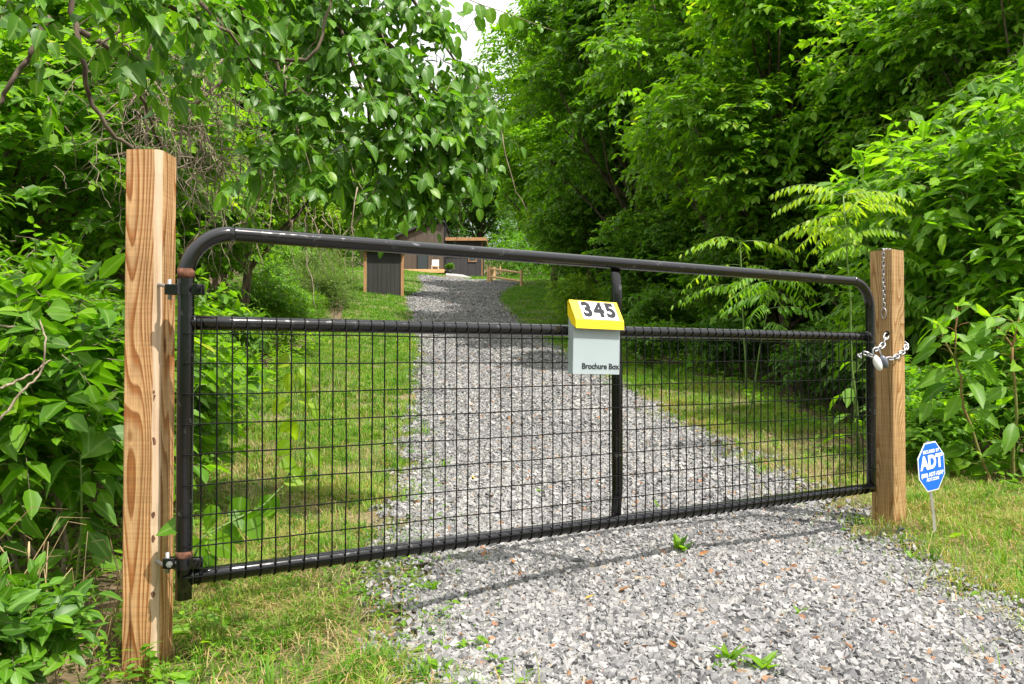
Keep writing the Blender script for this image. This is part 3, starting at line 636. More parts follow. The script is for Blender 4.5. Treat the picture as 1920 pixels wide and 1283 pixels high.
# ------------------------------------------------------------------ shrubs
def shrub_set(seed, H, Rx, leaf, ns, k=8, nb=16, lod=1, shape='ovate', twig=.3, base=.1, hang=.35, droop=.3, blob=(.3, .5), twig_r=.0025, nstem=9, inner=.2, upn=.9):
    rng = np.random.default_rng(seed); d = norm(rng.normal(0, 1, (nb, 3))); d[:, 2] = np.abs(d[:, 2])
    fr = rng.uniform(.3, .8, nb); cent = d*np.array([Rx, Rx, H*.62])*fr[:, None]+np.array([0, 0, base+H*.22]); rad = min(Rx, H*.6)*rng.uniform(*blob, nb)
    st = MB()
    for j in range(nstem):
        c = cent[j % nb]; st.tube(limb_path((rng.normal(0, Rx*.15), rng.normal(0, Rx*.15), -.05), c, rng, 6, .08), np.linspace(.006+H*.004, .002+H*.001, 6), 5)
    mb = MB(); C, A, bi = blob_sprays(cent, rad, ns, rng, low=-.3)
    C[:, 2] = np.maximum(C[:, 2], .04)
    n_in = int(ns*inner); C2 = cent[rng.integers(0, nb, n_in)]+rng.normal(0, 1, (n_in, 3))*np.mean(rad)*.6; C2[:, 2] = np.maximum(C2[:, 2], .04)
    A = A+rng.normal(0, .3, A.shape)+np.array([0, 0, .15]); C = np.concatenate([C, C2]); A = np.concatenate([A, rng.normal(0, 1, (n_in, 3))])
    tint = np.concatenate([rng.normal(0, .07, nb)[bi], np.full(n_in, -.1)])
    L = twig*rng.uniform(.6, 1.2, len(C)); C = C-norm(A)*(L*.4)[:, None]
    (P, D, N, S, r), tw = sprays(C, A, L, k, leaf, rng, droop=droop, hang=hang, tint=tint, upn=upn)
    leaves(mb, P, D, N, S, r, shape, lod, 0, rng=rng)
    if twig_r: twigs(mb, tw, twig_r, 1)
    return st, mb
_sc = {}
def shrub(key, kw, lm, x, y, rz, sc, label, name='leafy_shrub', cat='shrub', group='shrubs along the driveway', z=None, stem='twig'):
    if (key, lm) not in _sc:
        a, b_ = shrub_set(**kw); _sc[(key, lm)] = (a.mesh('stems_'+key, [M[stem]], True), b_.mesh('foliage_'+key, [M[lm], M[stem]], kw.get('lod', 1) == 0))
    t = thing(name, label, cat, (x, y, float(h(x, y)) if z is None else z), rz, group, sc)
    inst('stems', _sc[(key, lm)][0], t); inst('foliage', _sc[(key, lm)][1], t); return t
SG = dict(seed=21, H=.66, Rx=.34, leaf=.082, ns=120, k=6, nb=12, lod=0, shape='ovate', twig=.17, hang=.1, droop=.1, twig_r=.002, upn=.8)
SB = dict(seed=22, H=1.5, Rx=.85, leaf=.105, ns=560, k=7, nb=20, lod=0, shape='ovate', twig=.34, hang=.3, droop=.25)
SM = dict(seed=23, H=2.2, Rx=1.1, leaf=.085, ns=1300, k=8, nb=26, lod=1, shape='ovate', twig=.34, hang=.4)
SL = dict(seed=24, H=2.0, Rx=1.1, leaf=.13, ns=900, k=8, nb=22, lod=1, shape='lance', twig=.42, hang=.35)
SF = dict(seed=25, H=1.6, Rx=1.2, leaf=.07, ns=1500, k=7, nb=22, lod=2, shape='lance', twig=.3, hang=.0, droop=.0, twig_r=.002)
SP = dict(seed=27, H=1.7, Rx=.72, leaf=.125, ns=230, k=6, nb=20, lod=0, shape='broad', twig=.30, hang=.2, droop=.15, upn=.7)
ST = dict(seed=28, H=4.1, Rx=1.75, leaf=.135, ns=2200, k=7, nb=52, lod=1, shape='ovate', twig=.42, hang=.35, droop=.3, blob=(.2, .34), nstem=16)
SN = dict(seed=26, H=.45, Rx=.6, leaf=.07, ns=420, k=6, nb=16, lod=1, shape='ovate', twig=.2, hang=.15)
shrub('g', SG, 'leaf_glossy', -1.50, 2.36, 0, .80, 'low glossy dark green shrub at the foot of the left wooden post')
shrub('g', SG, 'leaf_glossy', -1.62, 2.12, 2.2, .62, 'smaller glossy shrub in the bottom left corner')
shrub('p', SP, 'leaf_mid', -2.25, 3.75, 0, 1.0, 'broad leaved bush left of the left wooden post')
shrub('p', SP, 'leaf_bright', -2.45, 5.4, 2.0, .95, 'pale green leafy bush seen between the left post and the gate pole')
shrub('m', SM, 'leaf_mid', -3.5, 4.6, 1.1, 1.15, 'tall fine leaved bush at the left picture edge')
shrub('p', SP, 'leaf_bright', -3.0, 7.0, 3.1, 1.1, 'bright bush behind the hinge side of the gate')
shrub('l', SL, 'leaf_bright', -3.9, 9.4, .5, .72, 'spreading light green bush behind the second gate bay')
shrub('p', SP, 'leaf_bright', -3.5, 8.5, 4.4, 1.15, 'broad leaved bright bush leaning over the left lawn edge')
shrub('l', SL, 'leaf_mid', -4.9, 13.0, 2.5, .8, 'mid green bush halfway up the left lawn edge')
shrub('m', SM, 'leaf_bright', -5.2, 17.0, 1.6, .85, 'sunlit bush behind the gate top rail left of the drive')
shrub('m', SM, 'leaf_mid', -6.2, 21.0, 5.0, 1.0, 'rounded bush on the left bank below the vines')
shrub('f', SF, 'leaf_pale', -6.1, 26.0, 0, 1.15, 'feathery weed bush with tiny pale flowers before the shed')
shrub('f', SF, 'leaf_pale', -7.4, 31.0, 2.0, 1.5, 'taller feathery weed bush left of the shed corner')
shrub('f', SF, 'leaf_bright', -5.8, 22.8, 1.2, .75, 'small feathery bush nearer than the flowering one')
shrub('m', SM, 'leaf_bright', -9.4, 35.0, .2, 1.3, 'bright bush against the left side of the shed')
# right
shrub('t', ST, 'leaf_bright', 6.9, 9.6, .5, 1.15, 'large bright lance leaved shrub above the pokeweed', name='tall_shrub')
shrub('t', ST, 'leaf_bright', 5.35, 8.5, 2.5, 1.3, 'tall bright shrub towering just right of the right post', name='tall_shrub')
shrub('b', SB, 'leaf_bright', 4.6, 6.9, 1.5, .92, 'leafy bush between the sign and the pokeweed stems')
shrub('b', SB, 'leaf_mid', 3.75, 7.1, 4.5, .70, 'darker leafy bush, the taller one behind the blue sign')
shrub('b', SB, 'leaf_bright', 3.25, 6.35, .9, .52, 'low leafy bush just behind the blue sign and the right post')
shrub('b', SB, 'leaf_mid', 4.35, 5.9, 2.9, .55, 'low bush at the foot of the pokeweeds by the right edge')
shrub('m', SM, 'leaf_mid', 6.2, 9.5, 3.0, 1.5, 'tall fine leaved shrub at the right picture edge', name='tall_shrub')
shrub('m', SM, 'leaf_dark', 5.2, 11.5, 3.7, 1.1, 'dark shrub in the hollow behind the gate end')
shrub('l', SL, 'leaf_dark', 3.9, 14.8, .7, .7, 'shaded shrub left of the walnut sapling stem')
shrub('b', SB, 'leaf_mid', 2.7, 15.6, 5.5, .75, 'green weed shrub at the grass edge right of the brace')
shrub('m', SM, 'leaf_mid', 3.4, 19.0, 1.4, .85, 'shrub on the right bank below the number box')
shrub('m', SM, 'leaf_lime', 2.3, 28.5, 0, .95, 'nearest bright round shrub on the right hand lawn')  # lime leaf colour stands in for sunlight the trees keep off it
shrub('m', SM, 'leaf_bright', 3.9, 31.5, 2.2, 1.1, 'second bright shrub just right of the round one')
shrub('f', SF, 'leaf_bright', 3.5, 26.0, 3.0, 1.0, 'loose light shrub in front of the two round ones')
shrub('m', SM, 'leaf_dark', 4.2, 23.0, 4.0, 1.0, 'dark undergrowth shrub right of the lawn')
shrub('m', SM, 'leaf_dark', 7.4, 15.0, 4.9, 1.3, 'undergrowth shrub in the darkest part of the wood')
shrub('m', SM, 'leaf_mid', 5.8, 42.0, .9, 1.4, 'shrub at the wood edge behind the split rail fence')

# low weeds and ground cover (stuff)
mb = MB(); rng = np.random.default_rng(8)
def cover(n_, fx, y0, y1, leaf, H_, val):
    Y = rng.uniform(y0, y1, n_); a, b_ = fx(Y); X = a+(b_-a)*rng.random(n_)
    ok = rng.random(n_) < np.clip(pn(X, Y, 2.2, 12)*1.8-.3, .05, 1); X, Y = X[ok], Y[ok]; k = len(X)
    for j in range(5):
        ang = rng.uniform(0, 6.28, k); D = np.stack([np.cos(ang), np.sin(ang), rng.uniform(-.1, .7, k)], -1)
        P = np.stack([X, Y, h(X, Y)+.01+rng.uniform(0, H_, k)], -1)+D*leaf*.2
        leaves(mb, P, D, UP+rng.normal(0, .35, (k, 3)), leaf*rng.lognormal(0, .3, k), np.clip(rng.beta(2, 2, k)*.8+val, 0, 1), 'ovate', 1, rng=rng)
bl = lambda y: np.interp(y, YB, XB); br = lambda y: np.interp(y, YR, XRT)
cover(1500, lambda y: (bl(y)-1.3, bl(y)+.25), 2.2, 8, .045, .14, .1)
cover(2600, lambda y: (bl(y)-1.8, bl(y)+.35), 8, 24, .075, .3, .15)
cover(1500, lambda y: (br(y)-.35, br(y)+1.2), 6.4, 16, .05, .12, 0)
cover(1200, lambda y: (br(y)-.5, br(y)+1.8), 14, 34, .09, .3, .1)
cover(900, lambda y: (np.full_like(y, 3.3), np.full_like(y, 6)), 5.0, 7.2, .05, .12, .1)
cover(700, lambda y: (bl(y)-.4, bl(y)+1.2), 2.0, 5, .026, .05, .1)
cover(1500, lambda y: (bl(y)+.1, drive_l(y)+.2), 2, 9, .024, .035, .05)
cover(900, lambda y: (drive_r(y)-.1, br(y)), 2.6, 12, .026, .035, .05)
tag(mb.build('ground_cover', [M['leaf_bright']]), 'low green weeds and creeping ground cover at the lawn edges', 'weeds', kind='stuff')
# dry litter: straws lying on the banks
mb = MB()
Y = rng.uniform(2.0, 9, 9000); sd_ = rng.random(9000) < .5
X = np.where(sd_, np.interp(Y, YR, XRT)-rng.exponential(.7, 9000)+.3, np.interp(Y, YB, XB)+rng.normal(-.1, .5, 9000))
Y2 = rng.uniform(4.2, 11, 12000); X2 = rng.uniform(2.1, 4.9, 12000)
Y3 = rng.uniform(1.9, 8, 9000); X3 = np.interp(Y3, YB, XB)+rng.random(9000)**1.4*1.1-.2
X = np.concatenate([X, X2, X3]); Y = np.concatenate([Y, Y2, Y3]); k = len(X)
ok = ((X > drive_r(Y)+.1) | (X < drive_l(Y)-.15)) & (rng.random(k) < pn(X, Y, 1.9, 40)*1.1); X, Y = X[ok], Y[ok]; k = len(X)
mb.add(*blades(X, Y, rng.uniform(.03, .09, k), np.full(k, .003), rng.uniform(1.5, 3.2, k), rng.random(k), rng, z=h(X, Y)+.02))
tag(mb.build('straw_litter', [M['straw']]), 'dry straw and stalk litter lying on the bare banks', 'litter', kind='stuff')

# ------------------------------------------------------------------ overhanging bough (big heart shaped leaves)
rng = np.random.default_rng(31)
def px3(lst): return np.array([at(*p) for p in lst])
t = thing('overhanging_bough', 'leafy bough with large heart shaped leaves hanging over the left half of the gate', 'branch', tuple(at(420, -260, 4.6)))
org = np.array(t.location)
mb = MB()
main = px3([(60, -420, 4.4), (330, -240, 4.5), (560, -60, 4.6), (700, 60, 4.7), (800, 150, 4.7), (860, 230, 4.7)])-org
mb.tube(main, np.linspace(.045, .008, 6), 8)
sub = [[(560, -60, 4.6), (640, 60, 4.5), (690, 200, 4.5), (700, 330, 4.5)], [(330, -240, 4.5), (420, -40, 4.4), (520, 120, 4.3), (560, 260, 4.3)],
       [(700, 60, 4.7), (740, 200, 4.6), (790, 320, 4.6), (810, 420, 4.6)], [(560, -60, 4.6), (760, -20, 4.9), (830, 80, 5.0), (905, 190, 5.0)], [(330, -240, 4.5), (300, -60, 4.2), (250, 40, 4.1), (180, 90, 4.0)]]
for s_ in sub: mb.tube(px3(s_)-org, np.linspace(.016, .004, len(s_)), 6)
mb.build('branch', [M['bark']], t, True)
blobs = [(560, 20, 4.5, .26), (650, 60, 4.5, .3), (740, 60, 4.7, .30), (690, 150, 4.4, .28), (800, 130, 4.7, .26), (860, 200, 4.7, .26), (900, 240, 4.8, .20), (780, 230, 4.5, .27),
         (610, 190, 4.4, .24), (560, 260, 4.3, .22), (640, 300, 4.4, .24), (720, 320, 4.5, .25), (820, 300, 4.6, .24), (870, 300, 4.7, .18), (760, 360, 4.5, .14), (700, 370, 4.5, .12), (815, 350, 4.6, .12),
         (500, 310, 4.3, .14), (520, 180, 4.3, .15), (640, -40, 4.5, .3), (480, -30, 4.4, .3), (780, 10, 4.8, .24), (580, 340, 4.3, .12), (455, 330, 4.2, .07), (925, 255, 4.8, .10), (660, 350, 4.4, .12), (785, 372, 4.6, .13), (835, 365, 4.65, .10)]
cent = np.array([at(a, b_, c) for a, b_, c, d in blobs])-org; rad = np.array([d for *_, d in blobs])
C, A, bi = blob_sprays(cent, rad, 560, rng, low=-.9, shell=(.45, 1.05), squash=1)
A = A*np.array([.9, .9, .5])+np.array([.1, -.1, -.35])+rng.normal(0, .35, A.shape)
L = rng.uniform(.10, .26, len(C)); C = C-norm(A)*(L*.5)[:, None]
(P, D, N, S, r_), tw = sprays(C, A, L, 6, .076, rng, droop=.3, hang=.5, spread=.9, tint=rng.normal(.05, .08, len(cent))[bi], upn=.55)
N = N+np.array([.15, -.35, .2])+rng.normal(0, .35, N.shape); mb = MB(); leaves(mb, P, D, N, S, r_, 'bough', 0, rng=rng, fold=.3, curl=.3)
twigs(mb, tw, .0025, 1); mb.build('foliage', [M['leaf_glossy'], M['twig']], t, True)
mb = MB()
for i in range(26):
    c0 = cent[rng.integers(0, len(cent))]+rng.normal(0, .1, 3); mb.tube(limb_path(c0, c0+np.array([rng.normal(0, .12), rng.normal(0, .1), -rng.uniform(.2, .5)]), rng, 8, .14), np.linspace(.004, .0015, 8), 4)
tag(mb.build('hanging_twigs', [M['twig']], t, True), kind='stuff')
# corner leaves top left
t = thing('overhanging_branch', 'dark branch with broad leaves drooping across the top left corner', 'branch', tuple(at(200, -200, 3.2))); org = np.array(t.location)
blobs = [(30, 20, 3.0, .12), (120, -20, 3.1, .16), (220, 30, 3.3, .14), (300, -10, 3.4, .18), (380, 40, 3.6, .2), (250, 110, 3.4, .09), (450, 20, 3.9, .2), (90, 60, 3.1, .07), (340, 130, 3.7, .12), (440, 110, 3.9, .14)]
cent = np.array([at(a, b_, c) for a, b_, c, d in blobs])-org; rad = np.array([d for *_, d in blobs])
C, A, bi = blob_sprays(cent, rad, 84, rng, low=-.9, shell=(.3, 1.05), squash=.8); A = A*.6+np.array([.3, 0, -.4]); L = rng.uniform(.14, .26, len(C)); C = C-norm(A)*(L*.5)[:, None]
(P, D, N, S, r_), tw = sprays(C, A, L, 5, .078, rng, droop=.3, hang=.45, spread=.8, tint=np.full(len(C), -.05), upn=.6)
N = N+rng.normal(0, .4, N.shape)+np.array([.1, -.2, .2]); mb = MB(); leaves(mb, P, D, N, S, r_, 'heart', 0, rng=rng, fold=.3); twigs(mb, tw, .0022, 1); mb.build('foliage', [M['leaf_glossy'], M['twig']], t, True)
mb = MB(); mb.tube(px3([(-200, -160, 3.0), (60, -60, 3.1), (240, -20, 3.4), (430, 60, 3.8), (480, 130, 3.9)])-org, np.linspace(.02, .004, 5), 6); mb.build('branch', [M['bark']], t, True)

# vines (brown, bare)
def vine(label, paths, r0, mt='bark', name='woody_vine', smooth_n=24):
    P0 = at(*paths[0][0]); t = thing(name, label, 'vine', tuple(P0)); org = np.array(P0); rg = np.random.default_rng(len(label))
    for p in paths:
        q = px3(p)-org; n_ = len(q); tt = np.linspace(0, n_-1, smooth_n); i0 = np.clip(tt.astype(int), 0, n_-2); f = tt-i0
        qq = np.concatenate([[2*q[0]-q[1]], q, [2*q[-1]-q[-2]]]); pts = []
        for i, u in zip(i0, f):
            a, b_, c, d = qq[i:i+4]; pts.append(.5*((2*b_)+(-a+c)*u+(2*a-5*b_+4*c-d)*u*u+(-a+3*b_-3*c+d)*u**3))
        pts = np.array(pts)+rg.normal(0, .006 if r0 > .008 else .0018, (smooth_n, 3)); mb = MB(); mb.tube(pts, np.linspace(r0, r0*.55, smooth_n), 7); mb.build('vine_stem', [M[mt]], t, True)
    return t
vine('thick dark vine curving down to the top of the left wooden post', [[(95, -60, 3.9), (135, 20, 4.0), (150, 100, 4.0), (165, 170, 4.1), (200, 240, 4.2), (240, 275, 4.3), (300, 330, 4.5)], [(150, 60, 4.0), (205, 95, 4.3), (260, 170, 4.6), (310, 300, 5)]], .016)
vine('dark looping vine sagging from the top edge left of the hanging leaves', [[(330, -40, 4.2), (400, 30, 4.2), (470, 90, 4.2), (540, 115, 4.2), (590, 100, 4.2), (610, 40, 4.2), (625, -30, 4.2)]], .012)
vine('dark slanting vine above the left picture edge', [[(90, 30, 4.6), (60, 100, 4.6), (30, 140, 4.6), (-20, 220, 4.6)]], .02)
vine('bare vine stem crossing behind the vine tangle', [[(500, 60, 5.4), (420, 150, 5.4), (350, 220, 5.4), (330, 320, 5.4), (300, 420, 5.6)], [(290, 60, 5.2), (270, 150, 5.2), (275, 260, 5.2), (265, 330, 5.2)]], .011)
vine('dry straight stick poking out left of the left wooden post', [[(-20, 610, 3.4), (40, 614, 3.4), (105, 622, 3.4)]], .006, 'twig', 'dry_stick')
vine('forked brown stick leaning among the bushes at the left edge', [[(0, 790, 2.9), (40, 735, 2.95), (75, 700, 3.0), (85, 640, 3.0), (75, 600, 3.1)], [(0, 730, 2.9), (60, 700, 3.0), (95, 675, 3.1)]], .005, 'twig', 'dry_stick')
# tangle of dead twigs
t = thing('vine_tangle', 'tangle of bare brown twigs hanging between the left post and the gate corner', 'vines', tuple(at(350, 80, 5.0))); org = np.array(t.location)
mb = MB(); rng = np.random.default_rng(3)
for i in range(330):
    px, py = rng.normal(355, 85), rng.normal(190, 95); Y = rng.uniform(4.6, 5.6)
    p0 = at(px, py, Y); d = np.array([rng.normal(0, .22), rng.normal(0, .2), -abs(rng.normal(.18, .22))])
    mb.tube(limb_path(p0-org, p0-org+d*1.3, rng, 9, .22), np.linspace(rng.uniform(.002, .0045), .001, 9), 4)
for i in range(26):
    px = rng.uniform(400, 660); p0 = at(px, rng.uniform(330, 440), rng.uniform(5.5, 7)); mb.tube(limb_path(p0-org, p0-org+np.array([rng.normal(0, .12), 0, -rng.uniform(.2, .5)]), rng, 9, .2), np.linspace(.004, .0015, 9), 4)
tag(mb.build('twigs', [M['twig']], t, True), kind='stuff')
# dry weed stalks left of the post
t = thing('dry_weeds', 'clump of dry brown weed stalks left of the left post foot', 'weeds', (-1.75, 2.9, float(h(-1.75, 2.9)))); mb = MB()
for i in range(80):
    x, y = rng.normal(0, .22), rng.normal(0, .2); a = rng.uniform(0, 6.28); H_ = rng.uniform(.15, .55); ln = rng.uniform(.1, .9)*H_
    p = np.array([(x, y, -.02), (x+math.cos(a)*ln*.3, y+math.sin(a)*ln*.3, H_*.6), (x+math.cos(a)*ln*.7, y+math.sin(a)*ln*.7, H_*.95), (x+math.cos(a)*ln, y+math.sin(a)*ln, H_*.9)])
    mb.tube(p+rng.normal(0, .008, p.shape), [.002, .0018, .0015, .001], 4, rnd=rng.random())
    if i < 14: mb.tube([p[-1], p[-1]+np.array([math.cos(a)*.02, math.sin(a)*.02, -.03]), p[-1]+np.array([math.cos(a)*.03, math.sin(a)*.03, -.07])], [.003, .005, .001], 5, rnd=.9)
mb.build('stalks', [M['straw']], t, True)
# arching twig with hanging leaves in front of the sky gap
t = thing('leafy_twig', 'thin arching twig with a few hanging leaves across the sky gap', 'twig', tuple(at(880, -60, 5.0))); org = np.array(t.location)
path = px3([(860, -80, 5.0), (880, 0, 5.0), (905, 10, 5.0), (960, 28, 5.1), (1010, 48, 5.1), (1045, 60, 5.2)]); p2 = px3([(905, 10, 5), (870, 30, 5), (845, 50, 4.9)])
mb = MB(); mb.tube(path-org, np.linspace(.004, .0015, 6), 5); mb.tube(p2-org, .002, 5); mb.tube(px3([(895, 20, 5), (885, 45, 5), (868, 65, 5)])-org, .002, 5); mb.build('twig', [M['twig']], t, True)
lp = [(880, 5), (898, 8), (893, 30), (918, 15), (945, 25), (962, 30), (975, 40), (1010, 45), (862, 22), (835, 18), (1015, 52), (1045, 62)]
P = px3([(a, b_, 5.0) for a, b_ in lp])-org; D = np.tile([.1, 0, -1.], (len(lp), 1))+rng.normal(0, .25, (len(lp), 3)); N = np.tile([.2, -1, .3], (len(lp), 1))+rng.normal(0, .3, (len(lp), 3))
mb = MB(); leaves(mb, P, D, N, np.array([.09, .1, .1, .1, .1, .08, .06, .04, .08, .08, .04, .03]), rng.random(len(lp))*.5+.3, 'round', 0); mb.build('foliage', [M['leaf_glossy']], t)

# ------------------------------------------------------------------ pinnate saplings
def pinnate(label, base, top, nfr, Lf, leaflet, lm, seed, name, zfr=(.55, 1), crown_up=.35, stem_r=.012, pairs=11, droop=.5):
    rng = np.random.default_rng(seed); base = np.array(base, float); top = np.array(top, float)
    t = thing(name, label, 'sapling', tuple(base)); tp = limb_path((0, 0, -.05), top-base, rng, 9, .04)
    mb = MB(); mb.tube(tp, np.linspace(stem_r, stem_r*.4, 9), 6); st = mb; fr = MB()
    for j in range(nfr):
        u = 1.0 if j % 4 == 0 else rng.uniform(*zfr)**.7; q = np.array([np.interp(u, np.linspace(0, 1, 9), tp[:, a]) for a in range(3)])
        a = j*2.399+rng.normal(0, .2); d = np.array([math.cos(a), math.sin(a), crown_up*rng.uniform(.5, 1.6)]); L = Lf*rng.uniform(.75, 1.15)
        s = np.linspace(0, 1, pairs+1); R_ = q+norm(d)*L*s[:, None]-UP*(droop*L*s**2)[:, None]
        st.tube(R_, np.linspace(.0035, .001, len(s)), 4, rnd=.6); T = norm(np.gradient(R_, axis=0)); sd2 = norm(np.cross(T, UP))
        for sg in (-1, 1):
            P = R_[2:]+0; k = len(P); D = T[2:]*.35+sd2[2:]*sg*.75-UP*.55+rng.normal(0, .12, (k, 3)); N = UP*.7+sd2[2:]*sg*.5+rng.normal(0, .2, (k, 3))
            S_ = leaflet*np.interp(s[2:], [0, .2, .6, 1], [.7, 1, .95, .55])*rng.lognormal(0, .08, k)
            leaves(fr, P, D, N, S_, np.clip(rng.beta(2, 2, k)*.6+.15+.25*(u > .85), 0, 1), 'lance', 1, rng=rng)
        leaves(fr, R_[-1:], T[-1:]-UP*.3, UP[None], np.array([leaflet*.6]), np.array([.9]), 'lance', 1)
    st.build('stem', [M['stem']], t, True); fr.build('fronds', [M[lm]], t); return t
b0 = (3.05, 7.2, float(h(3.05, 7.2))); pinnate('yellow lime sapling with drooping feather leaves left of the right post top', b0, (2.75, 6.9, 2.42), 17, .62, .105, 'leaf_lime', 41, 'feather_leaf_sapling', (.72, 1), .45, pairs=13)
b0 = (3.42, 12.0, float(h(3.42, 12.0))); pinnate('thin stemmed sapling with spreading feather leaves above the gate middle rail', b0, (3.35, 11.9, 2.75), 16, .95, .17, 'leaf_bright', 42, 'feather_leaf_sapling', (.5, 1), .3, pairs=9, stem_r=.02)
b0 = (3.9, 8.4, float(h(3.9, 8.4))); pinnate('light sapling with feather leaves behind the right post', b0, (3.7, 8.2, 2.1), 14, .7, .12, 'leaf_bright', 43, 'feather_leaf_sapling', (.4, 1), .3)
b0 = (2.75, 9.6, float(h(2.75, 9.6))); pinnate('low sapling with feather leaves between the brace and the lime sapling', b0, (3.0, 9.3, 2.0), 12, .7, .14, 'leaf_mid', 44, 'feather_leaf_sapling', (.55, 1), .2)

# ------------------------------------------------------------------ big leaf plants
def bigleaf(label, base, top, n_, leaf, lm, seed, shape='poke', name='pokeweed', forks=2, stem_r=.014, stem_m='red_stem', face=.5, u0=.12):
    rng = np.random.default_rng(seed); base = np.array(base, float); top = np.array(top, float); t = thing(name, label, 'plant', tuple(base)); st = MB(); lf = MB()
    tp = limb_path((0, 0, -.03), (top-base)*.72, rng, 9, .07); st.tube(tp, np.linspace(stem_r, stem_r*.55, 9), 8)
    arms = [(tp, u0, 1, n_)]
    for f in range(forks):
        e = (top-base)*(1 if f == 0 else rng.uniform(.85, .97))+np.array([(-1)**f*rng.uniform(.08, .2), rng.normal(0, .08), 0]); a = limb_path(tp[-1], e, rng, 6, .05); st.tube(a, np.linspace(stem_r*.5, stem_r*.25, 6), 6); arms.append((a, .1, 1, max(4, n_//2)))
    for a, u0_, u1_, m in arms:
        for j in range(m):
            u = u0_+(u1_-u0_)*(j+rng.random()*.5)/m; q = np.array([np.interp(u, np.linspace(0, 1, len(a)), a[:, c]) for c in range(3)])
            an = j*2.399+rng.normal(0, .3); d = np.array([math.cos(an), math.sin(an)*.8, .35]); pe = .35*leaf; q2 = q+norm(d)*pe
            st.tube([q, (q+q2)/2+UP*.008, q2], [.003, .0022, .0018], 5); size = leaf*rng.uniform(.65, 1.1)*(1 if a is tp else .72)
            D = np.array([math.cos(an), math.sin(an)*.8, rng.uniform(-.75, .05)]); N = UP*.8+np.array([0, -face, 0])+rng.normal(0, .2, 3)
            leaves(lf, q2[None], D[None], N[None], np.array([size]), np.array([np.clip(rng.beta(2, 2)*.7+(.3 if (u < .25 and rng.random() < .3) else .05), 0, 1)]), shape, 0, fold=.25, curl=.3, rng=rng)
    for a in arms[1:]:
        k = 5; q = a[0][-1]; an = rng.uniform(0, 6.28, k); D = np.stack([np.cos(an), np.sin(an), rng.uniform(.2, 1.2, k)], -1); leaves(lf, np.repeat(q[None], k, 0), D, UP+rng.normal(0, .5, (k, 3)), leaf*rng.uniform(.3, .55, k), rng.random(k)*.4+.5, shape, 0, rng=rng)
    st.build('stem', [M[stem_m]], t, True); lf.build('leaves', [M[lm]], t, True); return t
def gp(x, y): return (x, y, float(h(x, y)))
bigleaf('pokeweed with a curved red green stem beside the sign', gp(3.47, 5.95), (3.1, 5.8, 1.42), 19, .27, 'leaf_bright', 51, face=1.1)
bigleaf('second pokeweed with upright stem cut by the right edge', gp(3.62, 5.9), (3.5, 5.75, 1.45), 19, .27, 'leaf_bright', 52, face=1.1)
bigleaf('pokeweed leaning out of the right picture edge', gp(3.9, 6.0), (3.95, 5.8, 1.6), 16, .24, 'leaf_bright', 53)
bigleaf('young broad leaved plant behind the gate end pole', gp(3.1, 7.4), (3.05, 7.3, 1.12), 9, .27, 'leaf_bright', 54, 'ovate', 'broad_leaf_plant', 1, .008, 'stem')
bigleaf('broad leaved plant low behind the right post', gp(3.05, 6.1), (3.1, 6.0, .95), 8, .2, 'leaf_mid', 55, 'ovate', 'broad_leaf_plant', 1, .008, 'stem')
# more mid-size leafy weeds on the left
LG = 'leafy weeds left of the gate'
for i, (x, y, H_, lf_, lm, lb) in enumerate(((-1.78, 3.35, .85, .145, 'leaf_mid', 'large leaved weed just left of the left post middle'), (-2.1, 3.3, 1.2, .15, 'leaf_bright', 'tall large leaved weed near the left edge'),
        (-1.62, 3.9, 1.0, .13, 'leaf_bright', 'leafy weed between the left post and the hinge pole'), (-2.1, 4.6, 1.2, .14, 'leaf_bright', 'pale leafy weed behind the upper hinge'), (-1.95, 5.4, 1.15, .14, 'leaf_bright', 'pale leafy weed under the gate top rail bend'),
        (-2.5, 6.6, 1.3, .15, 'leaf_bright', 'tall pale weed rising behind the middle rail'), (-2.35, 5.0, .8, .14, 'leaf_bright', 'short pale weed low behind the first wires'), (-2.3, 3.1, 1.0, .15, 'leaf_bright', 'dark large leaved weed at the left picture edge'), (-2.9, 7.6, 1.1, .15, 'leaf_bright', 'weed at the lawn edge behind the fifth wire'))):
    tt = bigleaf(lb, gp(x, y), (x+.05, y-.1, float(h(x, y))+H_), 13, lf_, lm, 60+i, 'ovate', 'leafy_weed', 2, .006, 'stem', face=.6, u0=.1); tt['group'] = LG
# small weeds in the gravel and lawn
def rosette(label, x, y, n_, L, lm='leaf_bright', shape='lance', seed=0, group='small weeds in the gravel'):
    rng = np.random.default_rng(seed); t = thing('small_weed', label, 'weed', gp(x, y), 0, group); mb = MB(); an = rng.uniform(0, 6.28, n_)
    D = np.stack([np.cos(an), np.sin(an), rng.uniform(.3, 1.6, n_)], -1); leaves(mb, np.tile([0, 0, .02], (n_, 1))+rng.normal(0, .012, (n_, 3)), D, UP-D*.3+rng.normal(0, .3, (n_, 3)), L*rng.uniform(.6, 1.1, n_), rng.random(n_)*.7+.1, shape, 0, rng=rng); mb.build('leaves', [M[lm]], t); return t
def gpx(px, py):        # ground point under a pixel
    lo, hi = 1.5, 60
    for _ in range(40):
        m_ = (lo+hi)/2; p = at(px, py, m_)
        if p[2] > h(p[0], p[1]): lo = m_
        else: hi = m_
    return at(px, py, lo)[:2]
